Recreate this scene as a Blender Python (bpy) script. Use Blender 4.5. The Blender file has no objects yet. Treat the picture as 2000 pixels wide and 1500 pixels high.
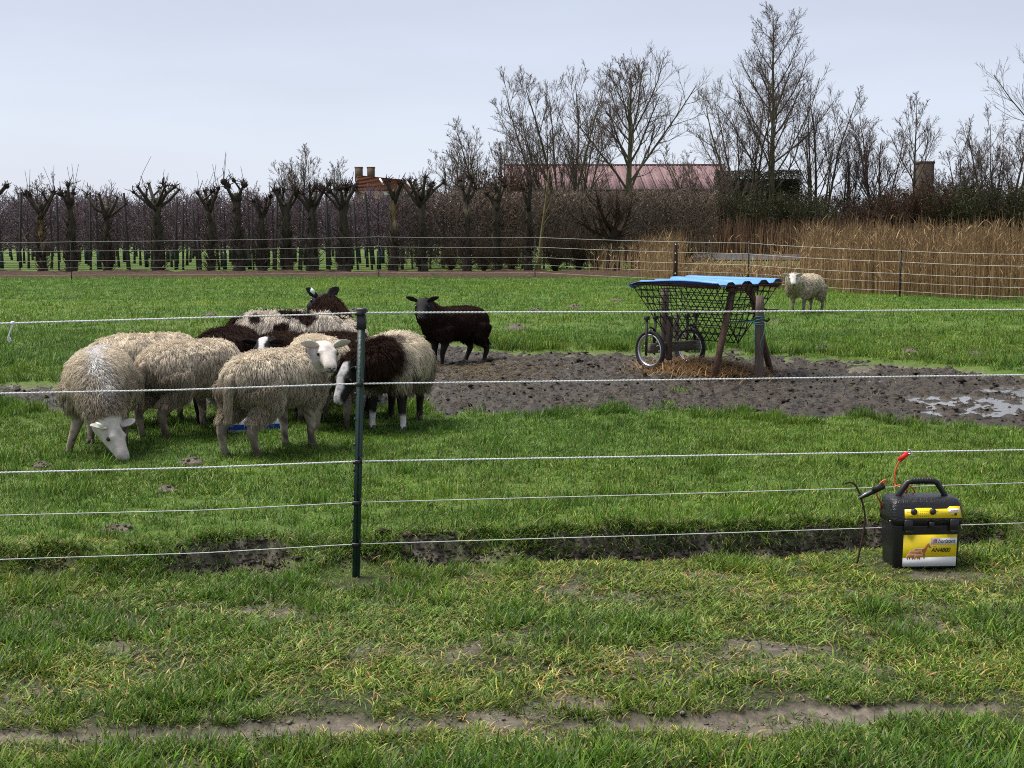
import bpy, math, random
import numpy as np
from mathutils import Vector, Matrix, Euler
R = math.radians
scene = bpy.context.scene
COL = scene.collection

# ---------------------------------------------------------------- camera
F_PX, CAM_H, PITCH = 2600.0, 1.30, math.atan(298.0 / 2600.0)
cam_data = bpy.data.cameras.new('camera')
cam_data.sensor_width = 36.0
cam_data.lens = F_PX / 2000.0 * 36.0
cam_data.clip_start, cam_data.clip_end = 0.1, 3000.0
cam = bpy.data.objects.new('camera', cam_data)
cam.location = (0, 0, CAM_H)
cam.rotation_euler = (math.pi / 2 - PITCH, 0, 0)
COL.objects.link(cam)
scene.camera = cam

# ---------------------------------------------------------------- sky and sun
SUN_EL, SUN_AZ = 62.0, -70.0          # azimuth clockwise from +Y
w = bpy.data.worlds.new('World'); scene.world = w; w.use_nodes = True
nt = w.node_tree; nt.nodes.clear()
def wn(t, **k):
    n = nt.nodes.new(t)
    for a, b in k.items(): setattr(n, a, b)
    return n
sky = wn('ShaderNodeTexSky', sky_type='NISHITA', sun_disc=False, sun_elevation=R(SUN_EL), sun_rotation=R(SUN_AZ),
         air_density=1.0, dust_density=2.0, ozone_density=1.5)
tc = wn('ShaderNodeTexCoord')
sep = wn('ShaderNodeSeparateXYZ')
mp = wn('ShaderNodeMapping'); mp.inputs['Scale'].default_value = (1.6, 1.6, 9.0)
noi = wn('ShaderNodeTexNoise'); noi.inputs['Scale'].default_value = 1.7; noi.inputs['Detail'].default_value = 5.0; noi.inputs['Roughness'].default_value = 0.45
ma = wn('ShaderNodeMath', operation='MULTIPLY_ADD'); ma.inputs[1].default_value = 0.16; ma.inputs[2].default_value = -0.08
ad = wn('ShaderNodeMath', operation='ADD')
cr = wn('ShaderNodeValToRGB')
e = cr.color_ramp.elements
e[0].position = 0.0; e[0].color = (0.655, 0.725, 0.850, 1)
e[1].position = 0.26; e[1].color = (0.470, 0.490, 0.550, 1)
a_ = e.new(0.085); a_.color = (0.590, 0.642, 0.765, 1)
b_ = e.new(0.145); b_.color = (0.515, 0.548, 0.645, 1)
scl = wn('ShaderNodeMixRGB', blend_type='MULTIPLY'); scl.inputs[0].default_value = 1.0; scl.inputs[2].default_value = (2.62, 2.57, 2.56, 1)
mix = wn('ShaderNodeMixRGB'); mix.inputs[0].default_value = 0.9     # the overcast layer lies over nine tenths of the clear sky
bg = wn('ShaderNodeBackground'); bg.inputs['Strength'].default_value = 0.1
out = wn('ShaderNodeOutputWorld')
L = nt.links.new
L(tc.outputs['Generated'], sep.inputs[0]); L(tc.outputs['Generated'], mp.inputs[0]); L(mp.outputs[0], noi.inputs['Vector'])
L(noi.outputs['Fac'], ma.inputs[0]); L(sep.outputs['Z'], ad.inputs[0]); L(ma.outputs[0], ad.inputs[1]); L(ad.outputs[0], cr.inputs[0])
L(cr.outputs[0], scl.inputs[1]); L(sky.outputs[0], mix.inputs[1]); L(scl.outputs[0], mix.inputs[2])
L(mix.outputs[0], bg.inputs['Color']); L(bg.outputs[0], out.inputs['Surface'])

sd = bpy.data.lights.new('sun', 'SUN'); sd.energy = 1.5; sd.angle = R(32); sd.color = (1.0, 0.955, 0.89)
sun = bpy.data.objects.new('sun', sd); COL.objects.link(sun)
sdir = Vector((math.cos(R(SUN_EL)) * math.sin(R(SUN_AZ)), math.cos(R(SUN_EL)) * math.cos(R(SUN_AZ)), math.sin(R(SUN_EL))))
sun.rotation_euler = sdir.to_track_quat('Z', 'Y').to_euler()
sun.location = sdir * 60

vs = scene.view_settings
scene.display_settings.display_device = 'sRGB'
vs.view_transform = 'Standard'; vs.look = 'None'; vs.gamma = 1.0; vs.use_curve_mapping = False
vs.exposure = 2.08
scene.render.engine = 'CYCLES'
scene.cycles.max_bounces = 6; scene.cycles.diffuse_bounces = 3; scene.cycles.glossy_bounces = 3
scene.cycles.transparent_max_bounces = 8; scene.cycles.transmission_bounces = 4
scene.cycles.use_denoising = False
scene.cycles.filter_width = 1.05
scene.cycles_curves.shape = 'RIBBONS'

# ---------------------------------------------------------------- helpers
ct, st = math.cos(PITCH), math.sin(PITCH)
def ray(px, py):
    dx, dy = (px - 1000.0) / F_PX, -(py - 750.0) / F_PX
    return np.array([dx, ct + dy * st, -st + dy * ct])
def G(px, py, z=0.0):                       # a pixel of the photograph -> the ground point it shows
    d = ray(px, py); return np.array([0, 0, CAM_H]) + d * ((z - CAM_H) / d[2])
def AT(px, py, Y):                          # ... -> the point at distance Y
    d = ray(px, py); return np.array([0, 0, CAM_H]) + d * (Y / d[1])
def PXY(X, Y, z=0.0):                       # world -> photograph (for region outlines)
    zz = z - CAM_H; dep = Y * ct - zz * st; up = Y * st + zz * ct
    return 1000 + F_PX * X / dep, 750 - F_PX * up / dep

def hsh(i, j, s):
    n = (i * 374761393 + j * 668265263 + s * 974711) & 0x7fffffff
    n = ((n ^ (n >> 13)) * 1274126177) & 0x7fffffff
    return ((n ^ (n >> 16)) & 0xffff) / 65535.0
def vnoise(x, y, s=0):
    x = np.asarray(x, float); y = np.asarray(y, float)
    xi = np.floor(x).astype(np.int64); yi = np.floor(y).astype(np.int64)
    fx = x - xi; fy = y - yi; fx = fx * fx * (3 - 2 * fx); fy = fy * fy * (3 - 2 * fy)
    a = hsh(xi, yi, s); b = hsh(xi + 1, yi, s); c = hsh(xi, yi + 1, s); d = hsh(xi + 1, yi + 1, s)
    return (a * (1 - fx) + b * fx) * (1 - fy) + (c * (1 - fx) + d * fx) * fy
def fbm(x, y, s=0, o=3):
    t = 0; a = 0.5; k = 1.0; n = 0
    for i in range(o):
        t = t + a * vnoise(x * k, y * k, s + i * 17); n += a; a *= .5; k *= 2.03
    return t / n
def sstep(a, b, x):
    t = np.clip((x - a) / (b - a), 0, 1); return t * t * (3 - 2 * t)
def unit(v):
    v = np.asarray(v, float); return v / (np.linalg.norm(v, axis=-1, keepdims=True) + 1e-12)

def mesh_np(name, V, faces_list, col=None, smooth=False, extra=None):
    """faces_list: arrays (n,3) or (n,4)"""
    me = bpy.data.meshes.new(name)
    V = np.asarray(V, np.float32)
    me.vertices.add(len(V)); me.vertices.foreach_set('co', V.ravel())
    fl = [np.asarray(f, np.int32) for f in faces_list if len(f)]
    nl = sum(f.size for f in fl); npoly = sum(len(f) for f in fl)
    me.loops.add(nl); me.loops.foreach_set('vertex_index', np.concatenate([f.ravel() for f in fl]))
    me.polygons.add(npoly)
    tot = np.concatenate([np.full(len(f), f.shape[1], np.int32) for f in fl])
    start = np.concatenate([[0], np.cumsum(tot)[:-1]]).astype(np.int32)
    me.polygons.foreach_set('loop_start', start)
    if smooth: me.polygons.foreach_set('use_smooth', np.ones(npoly, bool))
    if col is not None:
        c = np.ones((len(V), 4), np.float32); c[:, :3] = col
        at = me.attributes.new('col', 'FLOAT_COLOR', 'POINT'); at.data.foreach_set('color', c.ravel())
    if extra:
        for k, v in extra.items():
            at = me.attributes.new(k, 'FLOAT', 'POINT'); at.data.foreach_set('value', np.asarray(v, np.float32))
    me.update(calc_edges=True)
    return me

def link(name, me, mat=None, parent=None):
    o = bpy.data.objects.new(name, me); COL.objects.link(o)
    if mat is not None and me is not None: 
        if not me.materials: me.materials.append(mat)
    if parent is not None: o.parent = parent
    return o
def tag(o, label, cat, group=None, kind=None):
    o['label'] = label; o['category'] = cat
    if group: o['group'] = group
    if kind: o['kind'] = kind
    return o
def struct(o, kind='structure', label=None):
    o['kind'] = kind
    if label: o['label'] = label
    return o
def empty(name, loc, rz=0.0, s=1.0):
    o = bpy.data.objects.new(name, None); COL.objects.link(o)
    o.location = loc; o.rotation_euler = (0, 0, rz); o.scale = (s, s, s); o.empty_display_size = 0.2
    return o
def copy_tree(o, parent=None):
    c = o.copy(); COL.objects.link(c); c.parent = parent
    for ch in list(o.children): copy_tree(ch, c)
    return c

def tubes(P, Rr, sides=3, caps=False):
    """P (N,M,3) polylines, Rr (N,M) radii -> verts, [quads]"""
    P = np.asarray(P, float); N, M, _ = P.shape
    T = unit(np.gradient(P, axis=1))
    ref = np.tile(np.array([0.31, 0.77, 0.55]), (N, 1)); 
    m = np.abs((T[:, 0] * ref).sum(-1)) > 0.8; ref[m] = (0.9, -0.3, 0.1)
    U = unit(np.cross(T, ref[:, None, :])); W = np.cross(T, U)
    a = np.arange(sides) * 2 * np.pi / sides
    V = P[:, :, None, :] + Rr[:, :, None, None] * (np.cos(a)[None, None, :, None] * U[:, :, None, :] + np.sin(a)[None, None, :, None] * W[:, :, None, :])
    idx = np.arange(N * M * sides).reshape(N, M, sides)
    A = idx[:, :-1, :]; B = idx[:, 1:, :]
    q = np.stack([A, np.roll(A, -1, 2), np.roll(B, -1, 2), B], -1).reshape(-1, 4)
    faces = [q]
    if caps:
        if sides == 4: faces += [idx[:, 0, ::-1].reshape(-1, 4), idx[:, -1, :].reshape(-1, 4)]
        else:
            for f in (idx[:, 0, ::-1], idx[:, -1, :]):
                for k in range(1, sides - 1): faces.append(np.stack([f[:, 0], f[:, k], f[:, k + 1]], -1))
    return V.reshape(-1, 3), faces

class MB:
    """collects shapes for ONE mesh"""
    def __init__(s): s.V = []; s.Q = []; s.n = 0; s.C = []
    def add(s, V, faces, col=None):
        V = np.asarray(V, float)
        for f in faces:
            f = np.asarray(f)
            if len(f): s.Q.append(f + s.n)
        s.V.append(V); s.n += len(V)
        if col is not None: s.C.append(np.broadcast_to(np.asarray(col, float), (len(V), 3)))
        return s
    def box(s, c, size, rot=None, bev=0.0, col=None):
        sx, sy, sz = [d / 2 for d in size]
        if bev > 0:
            b = min(bev, .45 * min(size)); pts = []
            for k, (zz, ins) in enumerate(((-sz, b), (-sz + b, 0), (sz - b, 0), (sz, b))):
                for (x, y) in ((-sx + b, -sy), (sx - b, -sy), (sx, -sy + b), (sx, sy - b), (sx - b, sy), (-sx + b, sy), (-sx, sy - b), (-sx, -sy + b)):
                    pts.append((x * (1 - ins / max(sx, 1e-6)) if ins else x, y * (1 - ins / max(sy, 1e-6)) if ins else y, zz))
            V = np.array(pts); q = []
            for k in range(3):
                for i in range(8): q.append((k * 8 + i, k * 8 + (i + 1) % 8, k * 8 + 8 + (i + 1) % 8, k * 8 + 8 + i))
            t = []
            for i in range(1, 7): t.append((0, i + 1, i)); t.append((24, 24 + i, 24 + i + 1))
            fs = [np.array(q), np.array(t)]
        else:
            V = np.array([(x, y, z) for z in (-sz, sz) for (x, y) in ((-sx, -sy), (sx, -sy), (sx, sy), (-sx, sy))])
            fs = [np.array([(3, 2, 1, 0), (4, 5, 6, 7), (0, 1, 5, 4), (1, 2, 6, 5), (2, 3, 7, 6), (3, 0, 4, 7)])]
        if rot is not None: V = V @ np.array(Euler(rot).to_matrix()).T
        return s.add(V + np.asarray(c, float), fs, col)
    def tube(s, pts, r, sides=8, caps=True, col=None):
        P = np.asarray(pts, float)[None]; rr = np.broadcast_to(np.asarray(r, float), (P.shape[1],))[None]
        V, f = tubes(P, rr, sides, caps); return s.add(V, f, col)
    def bar(s, a, b, r, sides=8, col=None): return s.tube([a, (np.asarray(a, float) + np.asarray(b, float)) / 2, b], r, sides, True, col)
    def beam(s, a, b, w_, h_, col=None, up=(0, 0, 1)):
        a = np.asarray(a, float); b = np.asarray(b, float); t = unit(b - a)
        if abs(t @ np.asarray(up)) > .97: up = (1, 0, 0)
        u = unit(np.cross(t, up)); v = np.cross(u, t)
        V = np.array([p + u * i * w_ / 2 + v * j * h_ / 2 for p in (a, b) for (i, j) in ((-1, -1), (1, -1), (1, 1), (-1, 1))])
        return s.add(V, [np.array([(3, 2, 1, 0), (4, 5, 6, 7), (0, 1, 5, 4), (1, 2, 6, 5), (2, 3, 7, 6), (3, 0, 4, 7)])], col)
    def rings(s, rings, caps=True, col=None):
        Rg = np.asarray(rings, float); M, K, _ = Rg.shape
        idx = np.arange(M * K).reshape(M, K); A = idx[:-1]; B = idx[1:]
        q = np.stack([A, np.roll(A, -1, 1), np.roll(B, -1, 1), B], -1).reshape(-1, 4); fs = [q]; V = Rg.reshape(-1, 3)
        if caps:
            c0 = Rg[0].mean(0); c1 = Rg[-1].mean(0); V = np.concatenate([V, [c0, c1]])
            k0, k1 = M * K, M * K + 1
            fs.append(np.stack([np.full(K, k0), np.roll(idx[0], -1), idx[0]], -1)); fs.append(np.stack([np.full(K, k1), idx[-1], np.roll(idx[-1], -1)], -1))
        return s.add(V, fs, col)
    def ball(s, c, r, nu=8, nv=6, rot=None, col=None):
        r = np.broadcast_to(np.asarray(r, float), (3,)); rg = []
        for j in range(1, nv):
            p = -math.pi / 2 + math.pi * j / nv
            rg.append([(math.cos(p) * math.cos(t) * r[0], math.cos(p) * math.sin(t) * r[1], math.sin(p) * r[2]) for t in np.arange(nu) * 2 * math.pi / nu])
        rg = np.array(rg)
        m = np.array(Euler(rot).to_matrix()) if rot is not None else np.eye(3)
        n0 = s.n; V = rg.reshape(-1, 3); V = np.concatenate([V, [(0, 0, -r[2]), (0, 0, r[2])]]) @ m.T + np.asarray(c, float)
        M, K = nv - 1, nu; idx = np.arange(M * K).reshape(M, K); A = idx[:-1]; B = idx[1:]
        q = np.stack([A, np.roll(A, -1, 1), np.roll(B, -1, 1), B], -1).reshape(-1, 4)
        fs = [q, np.stack([np.full(K, M * K), np.roll(idx[0], -1), idx[0]], -1), np.stack([np.full(K, M * K + 1), idx[-1], np.roll(idx[-1], -1)], -1)]
        return s.add(V, fs, col)
    def prism(s, poly, z0, z1, M=None, col=None):
        """flat polygon (list of xy, fan from its centroid) extruded z0..z1, placed by 4x4 M"""
        p = np.asarray(poly, float); K = len(p)
        V = np.concatenate([np.c_[p, np.full(K, z0)], np.c_[p, np.full(K, z1)]])
        tris = tri_poly(p)
        fs = [np.array([(a, b, c) for a, b, c in tris]) + K, np.array([(c, b, a) for a, b, c in tris])]
        i = np.arange(K); j = (i + 1) % K
        fs.append(np.stack([i, j, j + K, i + K], -1))
        if M is not None: V = V @ np.array(M)[:3, :3].T + np.array(M)[:3, 3]
        return s.add(V, fs, col)
    def mesh(s, name, smooth=False):
        V = np.concatenate(s.V); q3 = [f for f in s.Q if f.shape[1] == 3]; q4 = [f for f in s.Q if f.shape[1] == 4]
        col = np.concatenate(s.C) if s.C and sum(map(len, s.C)) == len(V) else None
        return mesh_np(name, V, ([np.concatenate(q4)] if q4 else []) + ([np.concatenate(q3)] if q3 else []), col, smooth)
    def build(s, name, mat, parent=None, smooth=False): return link(name, s.mesh(name, smooth), mat, parent)

def tri_poly(p):
    """ear clipping, counter-clockwise result"""
    p = np.asarray(p, float); n = len(p)
    area = 0.5 * np.sum(p[:, 0] * np.roll(p[:, 1], -1) - np.roll(p[:, 0], -1) * p[:, 1])
    idx = list(range(n)) if area > 0 else list(range(n))[::-1]
    out_ = []
    def cr_(a, b, c): return (b[0] - a[0]) * (c[1] - a[1]) - (b[1] - a[1]) * (c[0] - a[0])
    guard = 0
    while len(idx) > 3 and guard < 2000:
        guard += 1; ok = False
        for k in range(len(idx)):
            i0, i1, i2 = idx[k - 1], idx[k], idx[(k + 1) % len(idx)]
            if cr_(p[i0], p[i1], p[i2]) <= 1e-14: continue
            if any(cr_(p[i0], p[i1], p[j]) >= 0 and cr_(p[i1], p[i2], p[j]) >= 0 and cr_(p[i2], p[i0], p[j]) >= 0 for j in idx if j not in (i0, i1, i2)): continue
            out_.append((i0, i1, i2)); idx.pop(k); ok = True; break
        if not ok: break
    if len(idx) == 3: out_.append(tuple(idx))
    return out_

# ---------------------------------------------------------------- materials
MATS = {}
def mat(name, col=(.5, .5, .5), rough=.7, metal=0.0, spec=.4, noise=0.0, nscale=12.0, bump=0.0, bscale=40.0, attr=False, col2=None, translucent=0.0, coords='Object', stretch=(1, 1, 1), rough2=None):
    m = bpy.data.materials.new(name); m.use_nodes = True; t = m.node_tree; N = t.nodes; Lk = t.links.new
    b = N['Principled BSDF']; o_ = N['Material Output']
    b.inputs['Roughness'].default_value = rough; b.inputs['Metallic'].default_value = metal
    b.inputs['Specular IOR Level'].default_value = spec
    tcn = N.new('ShaderNodeTexCoord'); mpn = N.new('ShaderNodeMapping'); mpn.inputs['Scale'].default_value = stretch
    Lk(tcn.outputs[coords], mpn.inputs[0])
    src = None
    if attr:
        at = N.new('ShaderNodeAttribute'); at.attribute_name = 'col'; src = at.outputs['Color']
    if noise > 0 or col2 is not None:
        nz = N.new('ShaderNodeTexNoise'); nz.inputs['Scale'].default_value = nscale; nz.inputs['Detail'].default_value = 6; nz.inputs['Roughness'].default_value = .6
        Lk(mpn.outputs[0], nz.inputs['Vector'])
        rp = N.new('ShaderNodeValToRGB'); rp.color_ramp.elements[0].position = .32; rp.color_ramp.elements[1].position = .68
        Lk(nz.outputs['Fac'], rp.inputs[0])
        if col2 is not None:
            rp.color_ramp.elements[0].color = (*col, 1); rp.color_ramp.elements[1].color = (*col2, 1); src = rp.outputs[0]
        else:
            lo = 1 - noise; hi = 1 + noise
            rp.color_ramp.elements[0].color = (lo, lo, lo, 1); rp.color_ramp.elements[1].color = (hi, hi, hi, 1)
            mx = N.new('ShaderNodeMixRGB'); mx.blend_type = 'MULTIPLY'; mx.inputs[0].default_value = 1
            if src is not None: Lk(src, mx.inputs[1])
            else: mx.inputs[1].default_value = (*col, 1)
            Lk(rp.outputs[0], mx.inputs[2]); src = mx.outputs[0]
        if rough2 is not None:
            rr = N.new('ShaderNodeMapRange'); rr.inputs['To Min'].default_value = rough; rr.inputs['To Max'].default_value = rough2
            rr.inputs['From Min'].default_value = .35; rr.inputs['From Max'].default_value = .65
            Lk(nz.outputs['Fac'], rr.inputs['Value']); Lk(rr.outputs[0], b.inputs['Roughness'])
    if src is not None: Lk(src, b.inputs['Base Color'])
    else: b.inputs['Base Color'].default_value = (*col, 1)
    if bump > 0:
        n2 = N.new('ShaderNodeTexNoise'); n2.inputs['Scale'].default_value = bscale; n2.inputs['Detail'].default_value = 5
        Lk(mpn.outputs[0], n2.inputs['Vector'])
        bp = N.new('ShaderNodeBump'); bp.inputs['Strength'].default_value = bump; bp.inputs['Distance'].default_value = .02
        Lk(n2.outputs['Fac'], bp.inputs['Height']); Lk(bp.outputs[0], b.inputs['Normal'])
    if translucent > 0:
        tr = N.new('ShaderNodeBsdfTranslucent'); ms = N.new('ShaderNodeMixShader'); ms.inputs[0].default_value = translucent
        if src is not None: Lk(src, tr.inputs['Color'])
        else: tr.inputs['Color'].default_value = (*col, 1)
        Lk(b.outputs[0], ms.inputs[1]); Lk(tr.outputs[0], ms.inputs[2]); Lk(ms.outputs[0], o_.inputs['Surface'])
    MATS[name] = m
    return m

M_grass = mat('grass_blade', attr=True, rough=.5, spec=.3, translucent=.3)
def inst_mat(name):
    m = bpy.data.materials.new(name); m.use_nodes = True; t = m.node_tree; N = t.nodes; Lk = t.links.new
    b = N['Principled BSDF']; b.inputs['Roughness'].default_value = .5; b.inputs['Specular IOR Level'].default_value = .3
    a1 = N.new('ShaderNodeAttribute'); a1.attribute_name = 'col'
    a2 = N.new('ShaderNodeAttribute'); a2.attribute_name = 'tint'; a2.attribute_type = 'INSTANCER'
    mx = N.new('ShaderNodeMixRGB'); mx.blend_type = 'MULTIPLY'; mx.inputs[0].default_value = 1
    Lk(a1.outputs['Color'], mx.inputs[1]); Lk(a2.outputs['Color'], mx.inputs[2]); Lk(mx.outputs[0], b.inputs['Base Color'])
    tr = N.new('ShaderNodeBsdfTranslucent'); ms = N.new('ShaderNodeMixShader'); ms.inputs[0].default_value = .3
    Lk(mx.outputs[0], tr.inputs['Color']); Lk(b.outputs[0], ms.inputs[1]); Lk(tr.outputs[0], ms.inputs[2]); Lk(ms.outputs[0], N['Material Output'].inputs['Surface'])
    return m
M_clump = inst_mat('grass_clump')
M_wool = mat('wool', attr=True, rough=.95, spec=.08)
M_coat = mat('short_coat', attr=True, rough=.8, spec=.15, noise=.12, nscale=60, bump=.15, bscale=120)
M_bark = mat('bark', attr=True, rough=.9, spec=.15, noise=.35, nscale=14, bump=.6, bscale=30, stretch=(1, 1, .35))
M_twig = mat('twig', attr=True, rough=.85, spec=.15)
M_reed = mat('reed', attr=True, rough=.7, spec=.2, translucent=.15)
M_crumb = mat('soil_crumb', attr=True, rough=.9, spec=.15, noise=.25, nscale=60)
M_rope = mat('white_rope', (.66, .67, .67), rough=.6, noise=.08, nscale=120, bump=.3, bscale=300)
M_wire = mat('thin_white_wire', (.6, .6, .57), rough=.6)
M_blackplastic = mat('black_plastic', (.012, .012, .013), rough=.42, spec=.45, bump=.08, bscale=260, noise=.2, nscale=30)
M_blackplastic_wet = mat('wet_black_plastic', (.011, .011, .012), rough=.25, spec=.45, bump=.35, bscale=110)
M_yellow = mat('yellow_print', (.80, .60, .015), rough=.35)
M_white = mat('white_print', (.88, .88, .89), rough=.4)
M_ink = mat('black_ink', (.012, .012, .012), rough=.5)
M_orange = mat('orange_print', (.72, .25, .035), rough=.4)
M_redprint = mat('red_print', (.6, .03, .04), rough=.4)
M_cable = mat('orange_cable', (.62, .12, .03), rough=.45)
M_redclip = mat('red_plastic', (.75, .025, .02), rough=.4)
M_steel = mat('galvanised_steel', (.5, .5, .5), rough=.35, metal=.9)
M_iron = mat('dark_iron', (.035, .03, .028), rough=.65, spec=.3, bump=.3, bscale=90)
M_rust = mat('rusty_iron', (.035, .022, .016), rough=.8, spec=.2, bump=.3, bscale=90, col2=(.075, .04, .025), nscale=20)
M_oldwood = mat('weathered_wood', (.07, .055, .042), rough=.85, spec=.15, col2=(.15, .12, .095), nscale=9, bump=.5, bscale=24, stretch=(4, 4, .6))
M_oldwoodh = mat('weathered_plank', (.07, .06, .045), rough=.85, spec=.15, col2=(.16, .14, .11), nscale=9, bump=.5, bscale=24, stretch=(1, 1, 5))
M_brownwood = mat('reddish_wood', (.07, .04, .028), rough=.8, spec=.2, col2=(.15, .09, .065), nscale=8, bump=.5, bscale=24, stretch=(4, 4, .6))
M_greenpost = mat('dark_green_enamel', (.006, .028, .022), rough=.4, spec=.5, bump=.1, bscale=90)
M_blue = mat('blue_sheet', (.10, .27, .66), rough=.42, spec=.45, noise=.18, nscale=5, bump=.12, bscale=20)
M_rubber = mat('black_rubber', (.018, .018, .018), rough=.7)
M_chrome = mat('aluminium_rim', (.62, .63, .65), rough=.3, metal=.85)
M_twine = mat('teal_twine', (.05, .25, .28), rough=.7)
M_eye = mat('eye', (.015, .010, .006), rough=.12, spec=.6)
M_hoof = mat('hoof', (.05, .045, .04), rough=.7, noise=.3)
M_nose = mat('dark_nose', (.03, .026, .026), rough=.5)
M_tagm = mat('ear_tag_plastic', (.55, .72, .55), rough=.4)
M_soilclod = mat('dug_earth', (.075, .06, .047), rough=.9, col2=(.15, .125, .10), nscale=30, bump=.8, bscale=60)
M_bluepl = mat('blue_plastic', (.02, .09, .5), rough=.4)
# ================================================================ GROUND
rngG = np.random.default_rng(11)
def step_line(X): return 5.56 + 0.166 * X + (fbm(X * 1.7, X * 0 + 3.1, 5, 3) - .5) * .13 + (fbm(X * 7, X * 0, 8, 3) - .5) * .13
def bank_raw(X):                            # 1 where the little bank has broken away to bare soil, 0 where it is grassed over
    return sstep(.24, .66, fbm(X * 2.6 + 3, X * 0, 61, 4) + .16 * sstep(-.8, -.5, X) * sstep(1.7, 1.2, X))
def mud_d(X, Y):
    """metres inside the trodden mud (positive) or outside it (negative)"""
    px, py = PXY(X, Y)
    top = np.interp(px, [-400, 0, 110, 600, 780, 850, 880, 960, 1100, 1250, 1400, 1560, 1700, 1850, 2000, 2500], [742, 746, 748, 748, 720, 676, 668, 684, 690, 691, 684, 698, 708, 722, 730, 745])
    bot = np.interp(px, [-400, 0, 110, 600, 780, 850, 900, 1040, 1150, 1300, 1420, 1550, 1680, 1800, 2000, 2500], [790, 795, 796, 790, 796, 806, 802, 812, 806, 803, 800, 817, 806, 824, 838, 850])
    n = (fbm(X * 1.3, Y * 1.0, 21, 4) - .5) * 30 + (fbm(X * 4.5, Y * 3.5, 23, 2) - .5) * 14
    return np.minimum(py - top, bot - py + 0 * n) * 0.045 + n * .045
def track_d(X, Y):
    """bare wheel track in the verge nearest the camera, metres inside"""
    c = G(1000, 1422, -.08)[1] + .050 * X + .055 * np.clip(X, 0, 3) ** 2 + (fbm(X * .9, X * 0 + 7, 31, 2) - .5) * .10
    wd = .000 + .105 * fbm(X * 1.4, X * 0 + 2, 33, 2) + .035 * sstep(0.0, .8, X)
    return wd - np.abs(Y - c) + (fbm(X * 6, Y * 6, 35, 3) - .5) * .16
def bare_mask(X, Y):
    """thin, worn spots in the verge"""
    return sstep(.52, .64, fbm(X * 2.3 + 5, Y * 4.2, 41, 4)) * sstep(-.22, -.42, Y - step_line(X))
def puddle_d(X, Y):
    px, py = PXY(X, Y)
    d1 = 1 - np.hypot((px - 2010) / 215, (py - 772) / 36)
    d2 = .8 - np.hypot((px - 1810) / 50, (py - 790) / 13)
    d3 = .7 - np.hypot((px - 1010) / 70, (py - 735) / 9)
    return np.maximum(np.maximum(d1, d2), d3) + (fbm(X * 7, Y * 7, 51, 3) - .5) * 1.1
def ground_z(X, Y):
    X = np.asarray(X, float); Y = np.asarray(Y, float)
    z = (fbm(X * .8, Y * .8, 1, 3) - .5) * .05 + (fbm(X * 4, Y * 4, 2, 2) - .5) * .022
    z = z * sstep(300, 40, Y)
    d = Y - step_line(X)
    raw = bank_raw(X); hb = .034 + .030 * raw; wd = .045 + .20 * (1 - raw)
    drop = (1 - sstep(0, 1, d / wd)) * hb + (1 - sstep(-.12, .0, d)) * (.078 - hb)
    lip = .016 * np.exp(-((d - .10) / .07) ** 2) - .040 * raw * np.exp(-((d + .05) / .06) ** 2)
    rough = (fbm(X * 14, Y * 14, 63, 3) - .5) * .06 * sstep(-.18, -.05, d) * (1 - sstep(.05, .20, d))
    z = z - drop + lip + rough
    z = z - .022 * sstep(-.02, .05, track_d(X, Y)) * (Y < 5)
    z = z - .075 * sstep(-.05, .35, mud_d(X, Y))
    return z
_rp = np.random.default_rng(78); PG = .02; PX0, PY0 = -5.6, 8.4; PH = np.zeros((410, 650))
for _ in range(5200):                        # hoof prints trodden into the mud, each with a squeezed-up rim
    cx, cy = _rp.uniform(-5.4, 7.2), _rp.uniform(8.6, 16.4); ra, rb = _rp.uniform(.030, .055), _rp.uniform(.022, .038); an = _rp.uniform(0, 3.14)
    i0, j0 = int((cy - PY0) / PG), int((cx - PX0) / PG); a_, b2_ = max(0, i0 - 6), max(0, j0 - 6)
    sub = PH[a_:i0 + 7, b2_:j0 + 7]; yy, xx = np.mgrid[a_:a_ + sub.shape[0], b2_:b2_ + sub.shape[1]]; dx = xx * PG + PX0 - cx; dy = yy * PG + PY0 - cy
    r2 = np.sqrt(((dx * math.cos(an) + dy * math.sin(an)) / ra) ** 2 + ((-dx * math.sin(an) + dy * math.cos(an)) / rb) ** 2)
    sub += -_rp.uniform(.015, .045) * (1 - sstep(.6, 1.05, r2)) + .014 * np.exp(-((r2 - 1.35) / .3) ** 2)
PH = np.clip(PH, -.05, .04) * .75
def prints_at(X, Y):
    fi = np.clip((np.asarray(Y) - PY0) / PG, 0, 408.99); fj = np.clip((np.asarray(X) - PX0) / PG, 0, 648.99); i = fi.astype(int); j = fj.astype(int); u = fi - i; v = fj - j
    return PH[i, j] * (1 - u) * (1 - v) + PH[i + 1, j] * u * (1 - v) + PH[i, j + 1] * (1 - u) * v + PH[i + 1, j + 1] * u * v
def mud_z(X, Y):
    d = mud_d(X, Y)
    lum = (fbm(X * 8, Y * 8, 71, 2) - .5) * .05 + (np.abs(vnoise(X * 13, Y * 12, 73) - .5)) * .05 - .012 + (vnoise(X * 24, Y * 22, 74) - .5) * .035 + (fbm(X * 1.5, Y * 1.5, 75, 2) - .5) * .05
    prints = prints_at(X, Y)
    z = -.030 + lum + prints
    pd = puddle_d(X, Y)
    z = z - .022 * sstep(-.3, .35, pd)
    flat = sstep(.2, .7, pd); z = z * (1 - .4 * flat) + (-.062) * .4 * flat
    out_ = sstep(.0, .28, -d)
    return z * (1 - out_) + (-.13) * out_

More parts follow.
